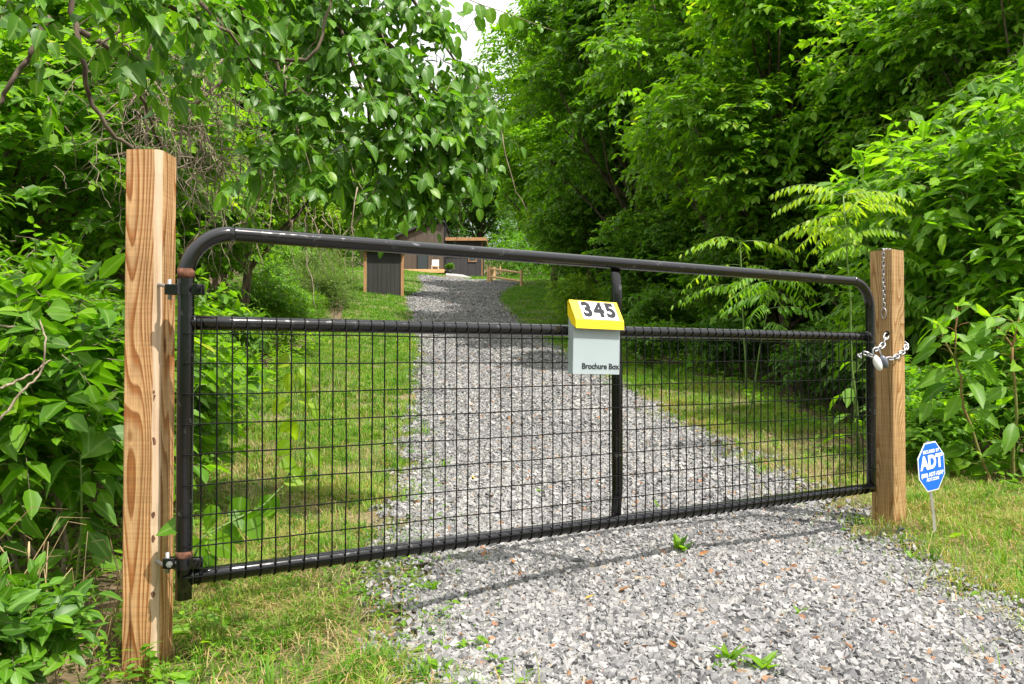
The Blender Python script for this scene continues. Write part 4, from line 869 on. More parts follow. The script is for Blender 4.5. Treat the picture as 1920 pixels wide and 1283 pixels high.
for i, (px, py, n_, L, lb) in enumerate(((1365, 1262, 11, .085, 'leafy weed at the bottom edge of the gravel'), (1435, 1275, 14, .09, 'bushier weed right beside it at the bottom edge'), (1276, 1045, 9, .13, 'thin spiky weed below the gate right of the brace'),
        (815, 1120, 12, .07, 'small weed left in the gravel under the rail shadow'), (1500, 1170, 8, .06, 'tiny weed in the right half of the gravel'), (1010, 930, 10, .06, 'tiny weed on the gravel behind the gate left of the brace'),
        (820, 1275, 10, .06, 'little weed at the left bottom gravel edge'), (1715, 1060, 12, .07, 'weed on the gravel edge below the sign'), (1610, 985, 9, .07, 'weed near the foot of the right post'), (1230, 960, 9, .05, 'tiny weed just behind the bottom rail right of the brace'))):
    x, y = gpx(px, py); rosette(lb, float(x), float(y), n_, L, seed=i)
for i, (x, y, L, lb) in enumerate(((-1.10, 2.52, .085, 'lime green seedling at the foot of the left post'), (-.95, 3.05, .07, 'dark green seedling below the hinge pole'), (-1.02, 2.45, .09, 'yellow green seedling in the bottom left grass'), (-.86, 2.85, .05, 'small clover-like seedling right of the hinge pole'))):
    rosette(lb, x, y, 14, L, 'leaf_lime' if i != 1 else 'leaf_mid', 'ovate', 30+i, 'seedlings by the left post')
# fallen leaves
rng = np.random.default_rng(9)
FL = [(1160, 1130, 'orange'), (965, 1075, 'rust brown'), (1050, 1015, 'tan'), (1096, 1145, 'yellow brown'), (890, 910, 'yellow'), (1085, 900, 'greenish yellow'), (1340, 1100, 'rust'), (1270, 1240, 'orange brown'), (1480, 1210, 'brown'), (1310, 1060, 'red brown'), (1600, 1245, 'rust red'), (870, 1215, 'pale orange'), (985, 912, 'light brown'), (1440, 1080, 'orange'), (1130, 1055, 'dark brown')]
WH = ['on the sunlit gravel', 'in the rail shadow', 'just below the bottom rail', 'near the middle of the gravel', 'behind the gate mesh', 'behind the mesh by the brace', 'right of the rail shadow', 'near the bottom edge', 'near the bottom right', 'right of the brace foot', 'at the bottom right corner', 'at the bottom left gravel edge', 'behind the mesh centre', 'right of the two weeds', 'beside the rail shadow end']
for i, (px, py, c) in enumerate(FL):
    x, y = gpx(px, py); mb = MB()
    D = np.array([[math.cos(i*2.1), math.sin(i*2.1), .15]]); leaves(mb, np.zeros((1, 3)), D, UP[None]+rng.normal(0, .3, (1, 3)), np.array([rng.uniform(.035, .06)]), np.array([.9 if 'yellow' in c else rng.uniform(.1, .7)]), 'ovate', 0, curl=-.25, fold=.5)
    o = mb.build('fallen_leaf', [M['dead_leaf']], None, False, (float(x), float(y), float(h(x, y))+.048)); tag(o, f'curled {c} fallen leaf {WH[i]}', 'leaf', 'fallen leaves on the gravel')

# ------------------------------------------------------------------ wooden gate posts
def wood_post(label, x, y, rz, a, b_, z0, z1, mt, wane):
    t = thing('wooden_post', label, 'post', (x, y, z0), rz, 'gate posts'); H_ = z1-z0; ha, hb = a/2, b_/2; c = .004; nz_ = 26; rg = np.random.default_rng(int(x*100) % 97)
    w = wane
    prof = [(-ha+c, -hb), (ha-w, -hb), (ha-w*.45, -hb+w*.28), (ha, -hb+w), (ha, hb-c), (ha-c, hb), (-ha+c, hb), (-ha, hb-c), (-ha, -hb+c)]
    V = []; n_ = len(prof)
    for i in range(nz_+1):
        z = -.25+(H_+.25)*i/nz_; jt = rg.normal(0, .0022, 2) if w > .01 else (0, 0)
        for j, (px, py) in enumerate(prof): V.append((px+(jt[0] if j in (1, 2) else 0), py+(jt[1] if j in (2, 3) else 0), z))
    F = []; mi = []
    for i in range(nz_):
        for j in range(n_): F.append((i*n_+j, i*n_+(j+1) % n_, (i+1)*n_+(j+1) % n_, (i+1)*n_+j)); mi.append(1 if j in (1, 2) and w > .01 else 0)
    F = np.array(F); mi = np.array(mi); mb = MB(); mb.add(V, [F[mi == 0], np.array([[nz_*n_+j for j in range(n_)]])], .5, 0)
    if (mi == 1).any(): mb.n -= len(V); mb.v.pop(); mb.w.pop(); mb.add(V, [F[mi == 1]], .5, 1)
    mb.build('timber', [M[mt], M['sapwood']], t); return t
lp_ = wood_post('thick sawn pine post left of the gate with swirling orange grain', -1.272, 2.868, R(-1.5), .122, .128, -.09, 1.768, 'post_a', .021)
mb = MB(); rg = np.random.default_rng(4)
for z in (1.0, .85, .70, .60, .52, .41, .33, .20, 1.02):
    s_ = rg.uniform(.6, 1.2); k = 9; an = np.linspace(0, 6.283, k, endpoint=False); rr_ = rg.uniform(.6, 1.1, k)
    pts = np.array([(.0445+.0065*s_*math.cos(a_)*r1, -.0608+.0022*math.cos(a_)*r1-.0015, z+.014*s_*math.sin(a_)*r1) for a_, r1 in zip(an, rr_)]); pts2 = pts+np.array([.001, .004, 0])
    mb = MB(); mb.add(np.concatenate([pts, pts2]), [tuple(range(k))[::-1]]+[(i, (i+1) % k, k+(i+1) % k, k+i) for i in range(k)]); mb.build('bark_patch', [M['bark_patch']], lp_)
rp_ = wood_post('pine post right of the gate with a chain wrapped round it', 2.205, 4.79, R(37), .137, .137, -.05, 1.05+.624, 'post_b', .006)

# ------------------------------------------------------------------ gate
GA = math.atan2(1.889, 3.135); GX, GY = -1.099, 2.747
gate = thing('farm_gate', 'black tubular metal farm gate with wire mesh across the driveway', 'gate', (GX, GY, 0), GA)
ZT, ZM, ZB, GL, TR = 1.477, 1.167, .312, 3.66, .0262
def arc(cx, cz, r, a0, a1, n_=12): return [(cx+r*math.cos(R(a)), 0, cz+r*math.sin(R(a))) for a in np.linspace(a0, a1, n_)]
rb = .155
mb = MB(); mb.tube([(0, 0, .242), (0, 0, .40), (0, 0, .8), (0, 0, 1.2), (0, 0, ZT-rb-.01)]+arc(rb, ZT-rb, rb, 180, 90), TR+.001, 20); mb.build('hinge_pole', [M['black']], gate, True)
mb = MB(); mb.tube([(x, 0, ZT) for x in np.linspace(rb+.001, GL-rb-.001, 24)], TR, 20, caps=False); mb.build('top_rail', [M['black']], gate, True)
mb = MB(); mb.tube(arc(GL-rb, ZT-rb, rb, 90, 0)+[(GL, 0, z) for z in (1.25, 1.0, .7, .45, ZB-.02)], TR, 20); mb.build('end_pole', [M['black']], gate, True)
mb = MB(); mb.tube([(x, 0, ZM) for x in np.linspace(.01, GL-.01, 24)], TR-.001, 20); mb.build('middle_rail', [M['black']], gate, True)
mb = MB(); mb.tube([(x, 0, ZB) for x in np.linspace(.01, GL+.0, 24)], TR, 20); mb.build('bottom_rail', [M['black']], gate, True)
# centre brace with flattened ends
mb = MB(); V = []; zs = [ZB+.012, ZB+.04, ZB+.09, ZB+.15, ZM-.16, ZM-.08, ZM-.03, ZM+.03, ZM+.10, ZT-.16, ZT-.10, ZT-.05, ZT-.015]
fl_ = [.25, .3, .65, 1, 1, .75, .62, .62, .8, 1, .8, .45, .25]; seg = 16
for z, f in zip(zs, fl_):
    for k in range(seg):
        a = 2*math.pi*k/seg; V.append((1.842+(TR-.001)*math.cos(a)*(1+(1-f)*.22), .005+(TR-.001)*math.sin(a)*f+(.012*(1-f)), z))
F = [(i*seg+k, i*seg+(k+1) % seg, (i+1)*seg+(k+1) % seg, (i+1)*seg+k) for i in range(len(zs)-1) for k in range(seg)]+[tuple(range(seg))[::-1], tuple((len(zs)-1)*seg+k for k in range(seg))]
mb.add(V, F); mb.build('centre_brace', [M['black']], gate, True)
# mesh
mb = MB(); wr = .0028; rg = np.random.default_rng(6)
xw = np.arange(.045, GL-.02, .0508); yw = -TR-.002
for x in xw:
    w = rg.normal(0, .0016, 4)
    mb.tube([(x, .004, ZB-TR-.004), (x, -.02, ZB-.022), (x, yw, ZB+.0), (x+w[0], yw, ZB+.12), (x+w[1], yw, .6), (x+w[2], yw, .9), (x, yw, ZM), (x, -.016, ZM+.022)], wr, 6)
zw = [1.130-.1016*i for i in range(9)]
for z in zw: mb.tube([(-.012, -TR-.0, z)]+[(x, yw-.003, z+rg.normal(0, .0012)) for x in np.linspace(.0, GL, 20)]+[(GL+.02, -.018, z)], wr*.9, 6)
mb.build('wire_mesh', [M['wire']], gate, True)
# rust bands, welds
for z0_, z1_ in ((1.315, 1.348), (.372, .402)):
    mb = MB(); mb.tube([(0, 0, z0_), (0, 0, (z0_+z1_)/2), (0, 0, z1_)], [TR+.0022]*3, 20); mb.build('rust_band', [M['rust']], gate, True)
for x, z in ((.026, ZM), (GL-.026, ZM), (.026, ZB)): mb = MB(); mb.tube([(x-.004, 0, z), (x+.003, 0, z)], [TR+.004, TR+.001], 14); mb.build('weld', [M['black']], gate, True)
# hinge collars with bolts and pintle straps
for z in (1.278, .362):
    o = MB(); o.tube([(0, 0, -.019), (0, 0, .019)], TR+.005, 20)
    o.bbox(.02, .060, -.018, -.010, -.018, .018, .002); o.bbox(.02, .060, .006, .014, -.018, .018, .002)
    o.bbox(-.066, -.02, -.016, -.007, -.018, .018, .002); o.bbox(-.066, -.02, .007, .015, -.018, .018, .002)
    c = o.build('hinge_collar', [M['black']], gate, False, (0, 0, z)); c.rotation_euler = (0, 0, -GA)
    for bxx, nm in ((.044, 'black'), (-.038, 'zinc')):
        o = MB(); o.tube([(bxx, -.032, 0), (bxx, .026, 0)], .0055, 8); o.tube([(bxx, -.030, 0), (bxx, -.0205, 0)], .0105, 6); o.tube([(bxx, .0155, 0), (bxx, .023, 0)], .0105, 6)
        inst('bolt', o.mesh('bolt', [M[nm]]), c) if nm == 'black' or z < 1 else None
    pz = .010 if z > 1 else -.022
    o = MB(); o.tube([(-.055, 0, -.034), (-.055, 0, .034)], .0068, 10); o.tube([(-.052, .002, pz+.0), (-.075, .028, pz+.004), (-.118, .062, pz+.012)], .0066, 10)
    p_ = o.build('pintle', [M['zinc_dull']], gate, True, (0, 0, z)); p_.rotation_euler = (0, 0, -GA)

# ------------------------------------------------------------------ brochure box on the middle rail
bx = thing('brochure_box', 'translucent plastic brochure box with yellow lid and number hanging on the gate', 'box', (GX+1.668*math.cos(GA), GY+1.668*math.sin(GA), .976), GA+R(-3))
bx.rotation_euler = (0, R(1.2), GA+R(-3))
W2, y0, y1, H_ = .121, -.078, -.034, .315
mb = MB(); th = .003
mb.bbox(-W2, W2, y0, y0+th, 0, .235, .001); mb.bbox(-W2, W2, y1-th, y1, 0, .30, .001); mb.bbox(-W2, -W2+th, y0+th, y1-th, 0, .26, .001); mb.bbox(W2-th, W2, y0+th, y1-th, 0, .26, .001); mb.bbox(-W2+th, W2-th, y0+th, y1-th, 0, th, .001)
mb.build('body', [M['frost']], bx)
mb = MB(); mb.box(-.04, -.0385, y0+th, y1-th, .01, .2); mb.box(.0, .0015, y0+th, y1-th, .01, .2); mb.build('divider', [M['frost']], bx)
# lid: sloped top with front lip
w = W2+.004; prof = [(y1+.004, .318), (y0-.030, .182), (y0-.032, .148), (y0-.029, .148), (y0-.027, .180), (y1+.001, .312), (y1+.004, .30)]
prof = [(y1+.004, .314), (y1-.008, .320), (y0-.022, .232), (y0-.025, .196), (y0-.021, .196), (y0-.018, .228), (y1-.006, .312), (y1+.0, .298)]
V = [(sx*w, p[0], p[1]) for sx in (-1, 1) for p in prof]; n_ = len(prof)
F = [(i, (i+1) % n_, n_+(i+1) % n_, n_+i) for i in range(n_)]+[tuple(range(n_))[::-1], tuple(range(n_, 2*n_))]
mb = MB(); mb.add(V, F)
for sx in (-1, 1):
    q = [(y1+.004, .312), (y0-.018, .228), (y0-.022, .198), (y0+.012, .215), (y1, .255)]
    V = [(sx*w+dx, p[0], p[1]) for dx in (0, -sx*.003) for p in q]; mb.add(V, [(0, 1, 2, 3, 4), (5, 6, 7, 8, 9)]+[(i, (i+1) % 5, 5+(i+1) % 5, 5+i) for i in range(5)])
mb.build('lid', [M['yellow']], bx)
a0 = np.array([y1-.008, .320]); a1 = np.array([y0-.022, .232]); dv = a0-a1; Ls = np.linalg.norm(dv); ang = math.atan2(dv[1], dv[0]); nn = np.array([-dv[1], dv[0]])/Ls
def lidp(u, off): q = a1+dv*u+nn*off; return q
lc = lidp(.5, .0012); lab = MB(); lab.bbox(-.082, .102, -Ls*.45, Ls*.44, -.0006, .0006, .0003)
lo_ = inst('number_label', lab.mesh('number_label', [M['label_white']]), bx, (0, lc[0], lc[1]), (ang, 0, 0))
for i, ch in enumerate('345'): text_mesh('digit', ch, .102, M['digit'], lo_, (-.050+i*.0605, 0, .0012), bold=.0052, sx=.98)
text_mesh('lettering', 'Brochure Box', .034, M['digit'], bx, (.020, y0-.0008, .034), (R(90), 0, 0), bold=.0008)

# ------------------------------------------------------------------ chains and padlock
def link_mesh(L, wd, r):
    pts = []; hl = L/2-wd/2
    for a in np.linspace(-90, 90, 7): pts.append((hl+wd/2*math.cos(R(a)), wd/2*math.sin(R(a)), 0))
    for a in np.linspace(90, 270, 7): pts.append((-hl+wd/2*math.cos(R(a)), wd/2*math.sin(R(a)), 0))
    pts.append(pts[0]); mb = MB(); mb.tube(pts, r, 7, caps=False); return mb.mesh('link', [M['zinc']], True)
def chain(label, path, L, wd, r, group=None, me=None):
    P = [np.array(p, float) for p in path]; org = P[0]; t = thing('steel_chain', label, 'chain', tuple(org), 0, group)
    seg = [np.linalg.norm(P[i+1]-P[i]) for i in range(len(P)-1)]; tot = sum(seg); cum = np.concatenate([[0], np.cumsum(seg)]); pitch = L-2.3*r; n_ = max(1, int(tot/pitch)); me = link_mesh(L, wd, r)
    arr = np.array(P)
    for i in range(n_):
        s0, s1 = i*pitch, (i+1)*pitch; p0 = np.array([np.interp(s0, cum, arr[:, a]) for a in range(3)]); p1 = np.array([np.interp(s1, cum, arr[:, a]) for a in range(3)])
        d = Vector(p1-p0).normalized(); q = d.to_track_quat('X', 'Z'); o = inst('link', me, t, tuple((p0+p1)/2-org)); o.rotation_mode = 'QUATERNION'
        o.rotation_quaternion = q @ Matrix.Rotation(R(45 if i % 2 else -45), 3, 'X').to_quaternion()
    return t, me
PR = Matrix.Rotation(R(37), 3, 'Z'); PC = Vector((2.205, 4.79, 0))
def pp(lx, ly, z): v = PR @ Vector((lx, ly, 0)); return (PC.x+v.x, PC.y+v.y, z)
HP = .0685
zt = 1.674
# hanging chain: over the top and down the left-facing side (local -x is left face after rotation)
chain('thin chain draped over the top of the right post and hanging down', [pp(.045, -.01, zt+.006), pp(0.0, -.015, zt+.006), pp(-HP-.006, -.02, zt+.002), pp(-HP-.008, -.02, 1.5), pp(-HP-.008, -.02, 1.335)], .030, .015, .0026)
o = MB(); pts = [pp(-HP-.008, -.02, 1.302)]; ring = []
for a in np.linspace(0, 360, 19):
    ly = -.02+.014*math.cos(R(a)); z = 1.305+.030*math.sin(R(a)); ring.append(pp(-HP-.008, ly, z))
rc = np.array(ring[0]); o.tube(np.array(ring)-rc, .0032, 8, caps=False); tag(o.build('ring_link', [M['zinc']], None, True, tuple(rc)), 'large oval steel ring hanging at the end of the thin chain', 'ring')
GP = lambda t_, oy, z: (GX+t_*math.cos(GA)-oy*math.sin(GA), GY+t_*math.sin(GA)+oy*math.cos(GA), z)
chain('heavy chain coming out of the hole in the right post', [pp(-HP+.0, -.035, 1.185), pp(-HP-.016, -.035, 1.165), pp(-HP-.045, -.03, 1.11), GP(3.60, .03, 1.06), GP(3.57, -.0, 1.045)], .044, .024, .0046)
chain('heavy chain wrapped round the front of the right post', [GP(3.655, -.055, 1.035), pp(-HP-.012, -HP-.015, 1.045), pp(-.03, -HP-.014, 1.065), pp(.03, -HP-.014, 1.085), pp(HP+.006, -HP-.01, 1.115), pp(HP+.016, -.03, 1.15), pp(HP+.012, .02, 1.185)], .044, .024, .0046)
chain('short knot of chain hooked round the gate end pole', [GP(3.57, -.02, 1.075), GP(3.60, -.045, 1.06), GP(3.65, -.05, 1.045)], .040, .024, .0046)
o = MB(); o.tube([pp(-HP-.0015, -.035, 1.187), pp(-HP+.004, -.035, 1.187)], .015, 14); o.v[-1] -= np.array(pp(-HP, -.035, 1.187)); ho = o.build('chain_hole', [M['frame_black']], rp_)
ho.location = rp_.matrix_basis.inverted() @ Vector(pp(-HP, -.035, 1.187)); ho.rotation_euler = (0, 0, -R(37))
pl = thing('padlock', 'white and grey padlock joining the chains at the gate end', 'padlock', GP(3.645, -.085, .985), GA+R(10))
pl.rotation_euler = (0, R(-24), R(12)); pl.scale = (1.2,)*3
def ell(mb, c, r_, mat=0, n1=10, n2=14):
    V = [(c[0]+r_[0]*math.sin(math.pi*i/n1)*math.cos(2*math.pi*j/n2), c[1]+r_[1]*math.sin(math.pi*i/n1)*math.sin(2*math.pi*j/n2), c[2]+r_[2]*math.cos(math.pi*i/n1)) for i in range(n1+1) for j in range(n2)]
    mb.add(V, [(i*n2+j, (i+1)*n2+j, (i+1)*n2+(j+1) % n2, i*n2+(j+1) % n2) for i in range(n1) for j in range(n2)], .5, mat)
mb = MB(); ell(mb, (-.012, 0, .034), (.020, .016, .038)); mb.build('body', [M['white_lock']], pl, True)
mb = MB(); ell(mb, (.019, -.004, .028), (.018, .017, .032)); mb.build('end_cap', [M['grey_lock']], pl, True)
mb = MB(); mb.tube([(-.015, 0, .065)]+[(-.015+.018+.018*math.cos(R(a)), 0, .085+.02*math.sin(R(a))) for a in np.linspace(180, 0, 9)]+[(.021, 0, .05)], .004, 8); mb.build('shackle', [M['zinc']], pl, True)

# ------------------------------------------------------------------ blue octagonal sign on a stake
sgx, sgy = 2.285, 4.42; sgz = float(h(sgx, sgy)); S0 = thing('yard_sign', 'blue octagonal security sign with white letters on a thin metal stake', 'sign', (sgx, sgy, sgz), R(28))
c0 = at(1740, 874, 4.42); c0l = Matrix.Rotation(-R(28), 3, 'Z') @ Vector((c0[0]-sgx, c0[1]-sgy, c0[2]-sgz))
fx_, fz_ = c0l.x, c0l.z
mb = MB(); mb.tube([(0, .006, -.08), (0, .006, .02), (fx_*.35+.004, .006, fz_*.33), (fx_*.9, .006, fz_*.66), (fx_*1.0, .006, fz_)], [.010]*5, 4); mb.build('stake', [M['stake']], S0)
plate = bpy.data.objects.new('sign_plate', None); 
def octo(rx, rz, y_, t_):
    pts = [(rx*math.cos(R(a))*1/math.cos(R(22.5)), rz*math.sin(R(a))/math.cos(R(22.5))) for a in np.arange(22.5, 382, 45)]
    V = [(x, y_, z) for x, z in pts]+[(x, y_+t_, z) for x, z in pts]; return V, [tuple(range(8)), tuple(range(8, 16))[::-1]]+[(i, 8+i, 8+(i+1) % 8, (i+1) % 8) for i in range(8)]
mb = MB(); mb.add(*octo(.110, .131, -.003, .003)); plate = mb.build('sign_plate', [M['sign_white']], S0, False, (fx_, 0, fz_)); plate.rotation_euler = (0, R(-5), 0)
mb = MB(); mb.add(*octo(.104, .125, -.0045, .0015)); inst('blue_face', mb.mesh('blue_face', [M['blue']]), plate)
for body, size, z, bold, sx in (('SECURED BY', .024, .082, .0005, 1.0), ('ADT', .098, .022, .0045, .92), ('(800) ADT-ASAP', .030, -.042, .0009, .88), ('ADT.COM', .023, -.068, .0007, 1.0)):
    text_mesh('lettering', body, size, M['sign_white'], plate, (0, -.0055, z), (R(90), 0, 0), bold=bold, sx=sx)
mb = MB(); mb.bbox(-.018, .004, .0, .012, .10, .137, .002); mb.build('clip', [M['grey_lock']], plate)

# ------------------------------------------------------------------ vine on the gate mesh
t = thing('climbing_vine', 'leafy vine climbing the wire mesh near the left end of the gate', 'vine', GP(.02, .1, .05)); org = np.array(t.location)
gt = lambda px, py: (lambda tt: np.array(GP(tt, .035, 1.05+(670-py)/(FPX/(GY+.5164*tt)))))((((px-CX)/FPX)*GY-GX)/(.8566-.5164*((px-CX)/FPX)))
path = np.array([gt(*p) for p in [(365, 1060), (385, 1010), (440, 980), (500, 950), (540, 910), (560, 860), (570, 800), (562, 740), (552, 690), (548, 665)]])
mb = MB(); mb.tube(path-org, np.linspace(.004, .002, len(path)), 6); mb.build('stem', [M['stem']], t, True)
rng = np.random.default_rng(14); low = [(395, 1010), (372, 975), (420, 1000), (440, 985), (470, 975), (385, 1040), (400, 960), (455, 935), (490, 965), (365, 1020), (500, 930), (440, 960), (520, 945)]
hi = [(545, 668), (560, 675), (572, 690), (540, 700), (575, 720), (530, 745), (560, 745), (585, 760), (545, 790), (575, 800), (555, 830), (585, 850), (545, 860), (565, 880), (530, 900), (580, 690)]
for lst, sz, base_ in ((low, .105, .15), (hi, .072, .45)):
    P = np.array([gt(*p)+np.array([rng.normal(0, .01), rng.normal(.02, .02), 0]) for p in lst])-org; k = len(P); D = np.stack([rng.normal(0, .7, k), rng.normal(0, .2, k)-.2, -rng.uniform(.3, 1, k)], -1); N = np.array([.3, -.8, .5])+rng.normal(0, .35, (k, 3))
    mb = MB() if sz > .1 else mb2; 
    if sz < .1: mb2 = MB()
    if sz > .1: mb2 = mb
    leaves(mb2, P, D, N, sz*rng.uniform(.75, 1.2, k), np.clip(base_+rng.random(k)*.35, 0, 1), 'heart', 0, rng=rng); mb2.build('leaves', [M['leaf_bright' if sz > .1 else 'leaf_lime']], t, True)

# ------------------------------------------------------------------ shed, house, fence
def board_wall(mb, x0, x1, y, z0, z1, step=.3, t_=.12, top=None, bw=.05, mat=0):
    """wall panel facing -y with battens; top(x) gives a sloping top"""
    tf = top or (lambda x: z1)
    V = [(x0, y, z0), (x1, y, z0), (x1, y, tf(x1)), (x0, y, tf(x0)), (x0, y+t_, z0), (x1, y+t_, z0), (x1, y+t_, tf(x1)), (x0, y+t_, tf(x0))]
    mb.add(V, [(0, 1, 2, 3), (7, 6, 5, 4), (0, 4, 5, 1), (3, 2, 6, 7), (0, 3, 7, 4), (1, 5, 6, 2)], .5, mat)
    x = x0+step*.5
    while x < x1-bw:
        zt_ = min(tf(x), tf(x+bw))-.01; mb.box(x, x+bw, y-.02, y-.001, z0+.01, zt_, mat); x += step
# shed at Y=38
gz = 3.58; sh = thing('shed', 'small dark shed with cedar corner trim left of the driveway', 'shed', (-5.98, 38, gz), R(9.5))
mb = MB(); board_wall(mb, -.78, .78, 0, 0, 2.4, .2, .06, lambda x: 2.42-.02*x, .03); mb.box(-.78, -.72, .06, 2.6, 0, 2.35); mb.box(.72, .78, .06, 2.6, 0, 2.35); mb.box(-.78, .78, 2.6, 2.66, 0, 2.35)
for yy in np.arange(.3, 2.5, .3): mb.box(.78, .80, yy, yy+.03, .01, 2.34)
mb.build('wall', [M['side_dark']], sh)
for sx in (-1, 1):
    mb = MB(); mb.box(sx*.86-.07, sx*.86+.07, -.04, .10, -.05, 2.44); mb.build('corner_trim', [M['cedar']], sh)
mb = MB(); mb.box(-1.15, 1.0, -.25, 2.9, 2.44, 2.58); rf = mb.build('roof', [M['roof_metal']], sh)
mb = MB(); mb.box(-1.17, 1.02, -.29, -.253, 2.43, 2.6); inst('fascia', mb.mesh('fascia', [M['cedar']]), rf)
# house at Y=72
HY = 72; hz = float(at(868, 513, HY)[2]); k_ = HY/FPX
house = thing('house', 'modern brown and charcoal house with vertical siding at the top of the driveway', 'house', (0, HY, hz))
X = lambda px: (px-CX)*k_
Z = lambda py: (513-py)*k_
xa, xb, xc, xd = X(749), X(832), X(836), X(903)
gab = lambda x: Z(414)-abs(x-X(820))*.44
mb = MB(); board_wall(mb, xa, xb, -.6, -.3, 0, .33, .12, lambda x: gab(x), .06)
mb.box(xb-.12, xb, -.478, 6, -.3, Z(412)-.15); mb.build('gable_wall', [M['side_brown']], house)
mb = MB(); V = []
for x in (xa-.3, X(820), xb+.15):
    for y in (-.95, 6): V += [(x, y, gab(x)+.02), (x, y, gab(x)+.16)]
F = []
for s_ in (0, 1):
    b_ = s_*4; F += [(b_+1, b_+5, b_+7, b_+3), (b_, b_+2, b_+6, b_+4), (b_, b_+4, b_+5, b_+1), (b_+2, b_+3, b_+7, b_+6)]
F += [(0, 1, 3, 2), (8, 10, 11, 9)]; mb.add(V, F); mb.build('gable_roof', [M['roof_metal']], house)
mb = MB(); board_wall(mb, xc, xd, .3, -.2, 0, .35, .12, lambda x: Z(450)-.0*x, .03); mb.box(xd-.12, xd, .42, 6, -.2, Z(452)); mb.build('wing_wall', [M['side_grey']], house)
mb = MB(); mb.box(xb+.16, xd+.42, -.3, 6.2, Z(451), Z(446.5)); rf = mb.build('wing_roof', [M['roof_metal']], house)
mb = MB(); mb.box(xb+.16, xd+.44, -.34, -.303, Z(452), Z(446)); mb.box(xd+.42, xd+.45, -.3, 6.2, Z(452), Z(446)); inst('fascia', mb.mesh('fascia', [M['cedar']]), rf)
mb = MB(); mb.box(xd-.02, xd+.06, .26, .40, -.2, Z(451)); mb.build('corner_trim', [M['cedar']], house)
mb = MB(); mb.box(xb+.002, xc, -.2, .5, -.2, Z(425)); mb.build('corner_trim', [M['frame_black']], house)
def window(px0, px1, py0, py1, y, fm, fw, mull=False):
    x0, x1, z0, z1 = X(px0), X(px1), Z(py1), Z(py0); mb = MB()
    mb.box(x0, x0+fw, y-.06, y, z0, z1); mb.box(x1-fw, x1, y-.06, y, z0, z1); mb.box(x0+fw, x1-fw, y-.06, y, z0, z0+fw); mb.box(x0+fw, x1-fw, y-.06, y, z1-fw, z1)
    if mull: zm = (z0+z1)/2+.35; mb.box(x0+fw, x1-fw, y-.055, y, zm, zm+fw*.7)
    f = mb.build('window', [fm], house); mb = MB(); mb.box(x0+fw, x1-fw, y-.035, y-.022, z0+fw, z1-fw); inst('pane', mb.mesh('pane', [M['glass']]), f)
window(783.5, 804, 463, 507, -.62, M['frame_black'], .06, True)
window(877.5, 893.5, 479, 490.5, .28, M['cedar'], .08)
# deck
dk = thing('wooden_deck', 'low pale wooden deck in front of the brown house wall', 'deck', (0, HY, hz)); mb = MB(); mb.box(X(748), X(838), -3.0, -.62, -.05, .05)
for i in range(14): mb.box(X(748)+.01, X(838)-.01, -3.0+i*.17+.01, -3.0+i*.17+.16, .05, .065)
mb.box(X(748), X(838), -3.05, -3.0, -.25, .06); mb.build('platform', [M['deck_wood']], dk)
mb = MB(); mb.box(X(748), X(832), -2.6, -2.5, -.75, -.05); mb.build('base', [M['frame_black']], dk)
# chair on the deck
ch = thing('patio_chair', 'white patio chair standing on the deck', 'chair', (X(819.5), HY-1.9, hz+.066)); mb = MB()
mb.bbox(-.30, .30, .22, .26, .40, .95, .01); mb.build('backrest', [M['chair_white']], ch); mb = MB(); mb.bbox(-.30, .30, -.28, .24, .34, .40, .01); mb.build('seat', [M['chair_white']], ch)
for sx in (-1, 1):
    for sy in (-.25, .2): mb = MB(); mb.tube([(sx*.27, sy, 0), (sx*.27, sy, .34)], .018, 6); mb.build('leg', [M['chair_white']], ch)
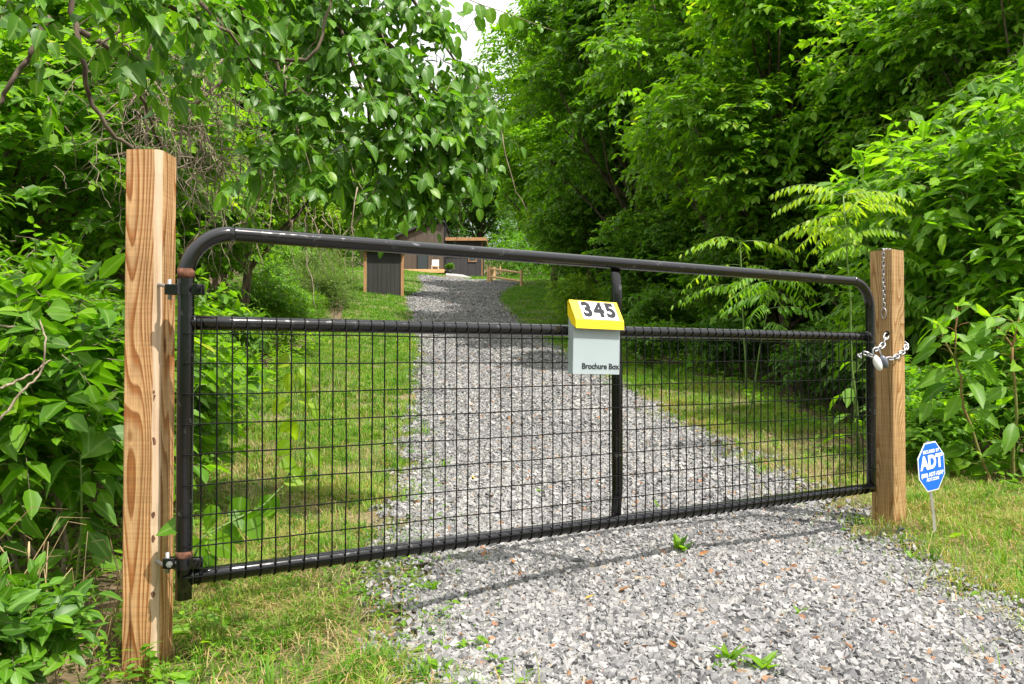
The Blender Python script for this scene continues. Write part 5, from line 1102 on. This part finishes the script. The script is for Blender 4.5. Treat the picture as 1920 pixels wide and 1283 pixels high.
# potted shrub and path
pt = thing('potted_shrub', 'round green shrub in a dark pot beside the house path', 'potted plant', (X(845), HY-2.0, hz-.35)); mb = MB(); mb.tube([(0, 0, 0), (0, 0, .28), (0, 0, .34)], [.26, .34, .36], 14); mb.build('pot', [M['frame_black']], pt, True)
st_, fo = shrub_set(91, .75, .42, .09, 260, 6, 12, 2, 'ovate', .2); o = inst('foliage', fo.mesh('foliage', [M['leaf_mid'], M['twig']]), pt, (0, 0, .3))
cp0, cp1 = at(836, 512, 70.5), at(880, 523, 63.5)
mb = MB(); V = []
for px, py, Y in ((836, 512, 71), (868, 512, 71), (884, 524, 63.8), (836, 524, 63.8)):
    p = at(px, py, Y); V.append((p[0], Y, float(h(p[0], Y))+.12))
for p in list(V): V.append((p[0], p[1], p[2]-.25))
mb.add(V, [(0, 3, 2, 1), (0, 1, 5, 4), (1, 2, 6, 5), (2, 3, 7, 6), (3, 0, 4, 7)]); tag(mb.build('path', [M['concrete']]), kind='structure')
# split rail fence
fn = thing('split_rail_fence', 'split rail wooden fence at the far bend of the driveway', 'fence', gp(-1.3, 56))
org = np.array(fn.location); rng = np.random.default_rng(2)
def fpost(px, py0, py1, Y, r_): 
    p = at(px, py1, Y); q = at(px, py0, Y); mb = MB(); mb.tube([(p[0]-org[0], Y-org[1], p[2]-org[2]-.3), (q[0]-org[0], Y-org[1], q[2]-org[2])], [r_, r_*.85], 8); mb.build('post', [M['rail_wood']], fn); return np.array([p[0], Y, p[2]])-org, np.array([q[0], Y, q[2]])-org
A_ = fpost(916, 499, 530, 57, .12); A2 = fpost(920, 499, 531, 56.5, .12); B_ = fpost(927, 501, 527, 60.5, .09); C_ = fpost(977.5, 506, 541, 52, .10); D_ = fpost(938, 499, 506, 66, .07)
for u in (.84, .38):
    for a, b_ in ((A2, C_), (A2, B_)):
        p = a[0]+(a[1]-a[0])*u; q = b_[0]+(b_[1]-b_[0])*u; mb = MB(); mb.tube(limb_path(p, q, rng, 5, .008), [.06, .08, .08, .075, .055], 6); mb.build('rail', [M['rail_wood']], fn)
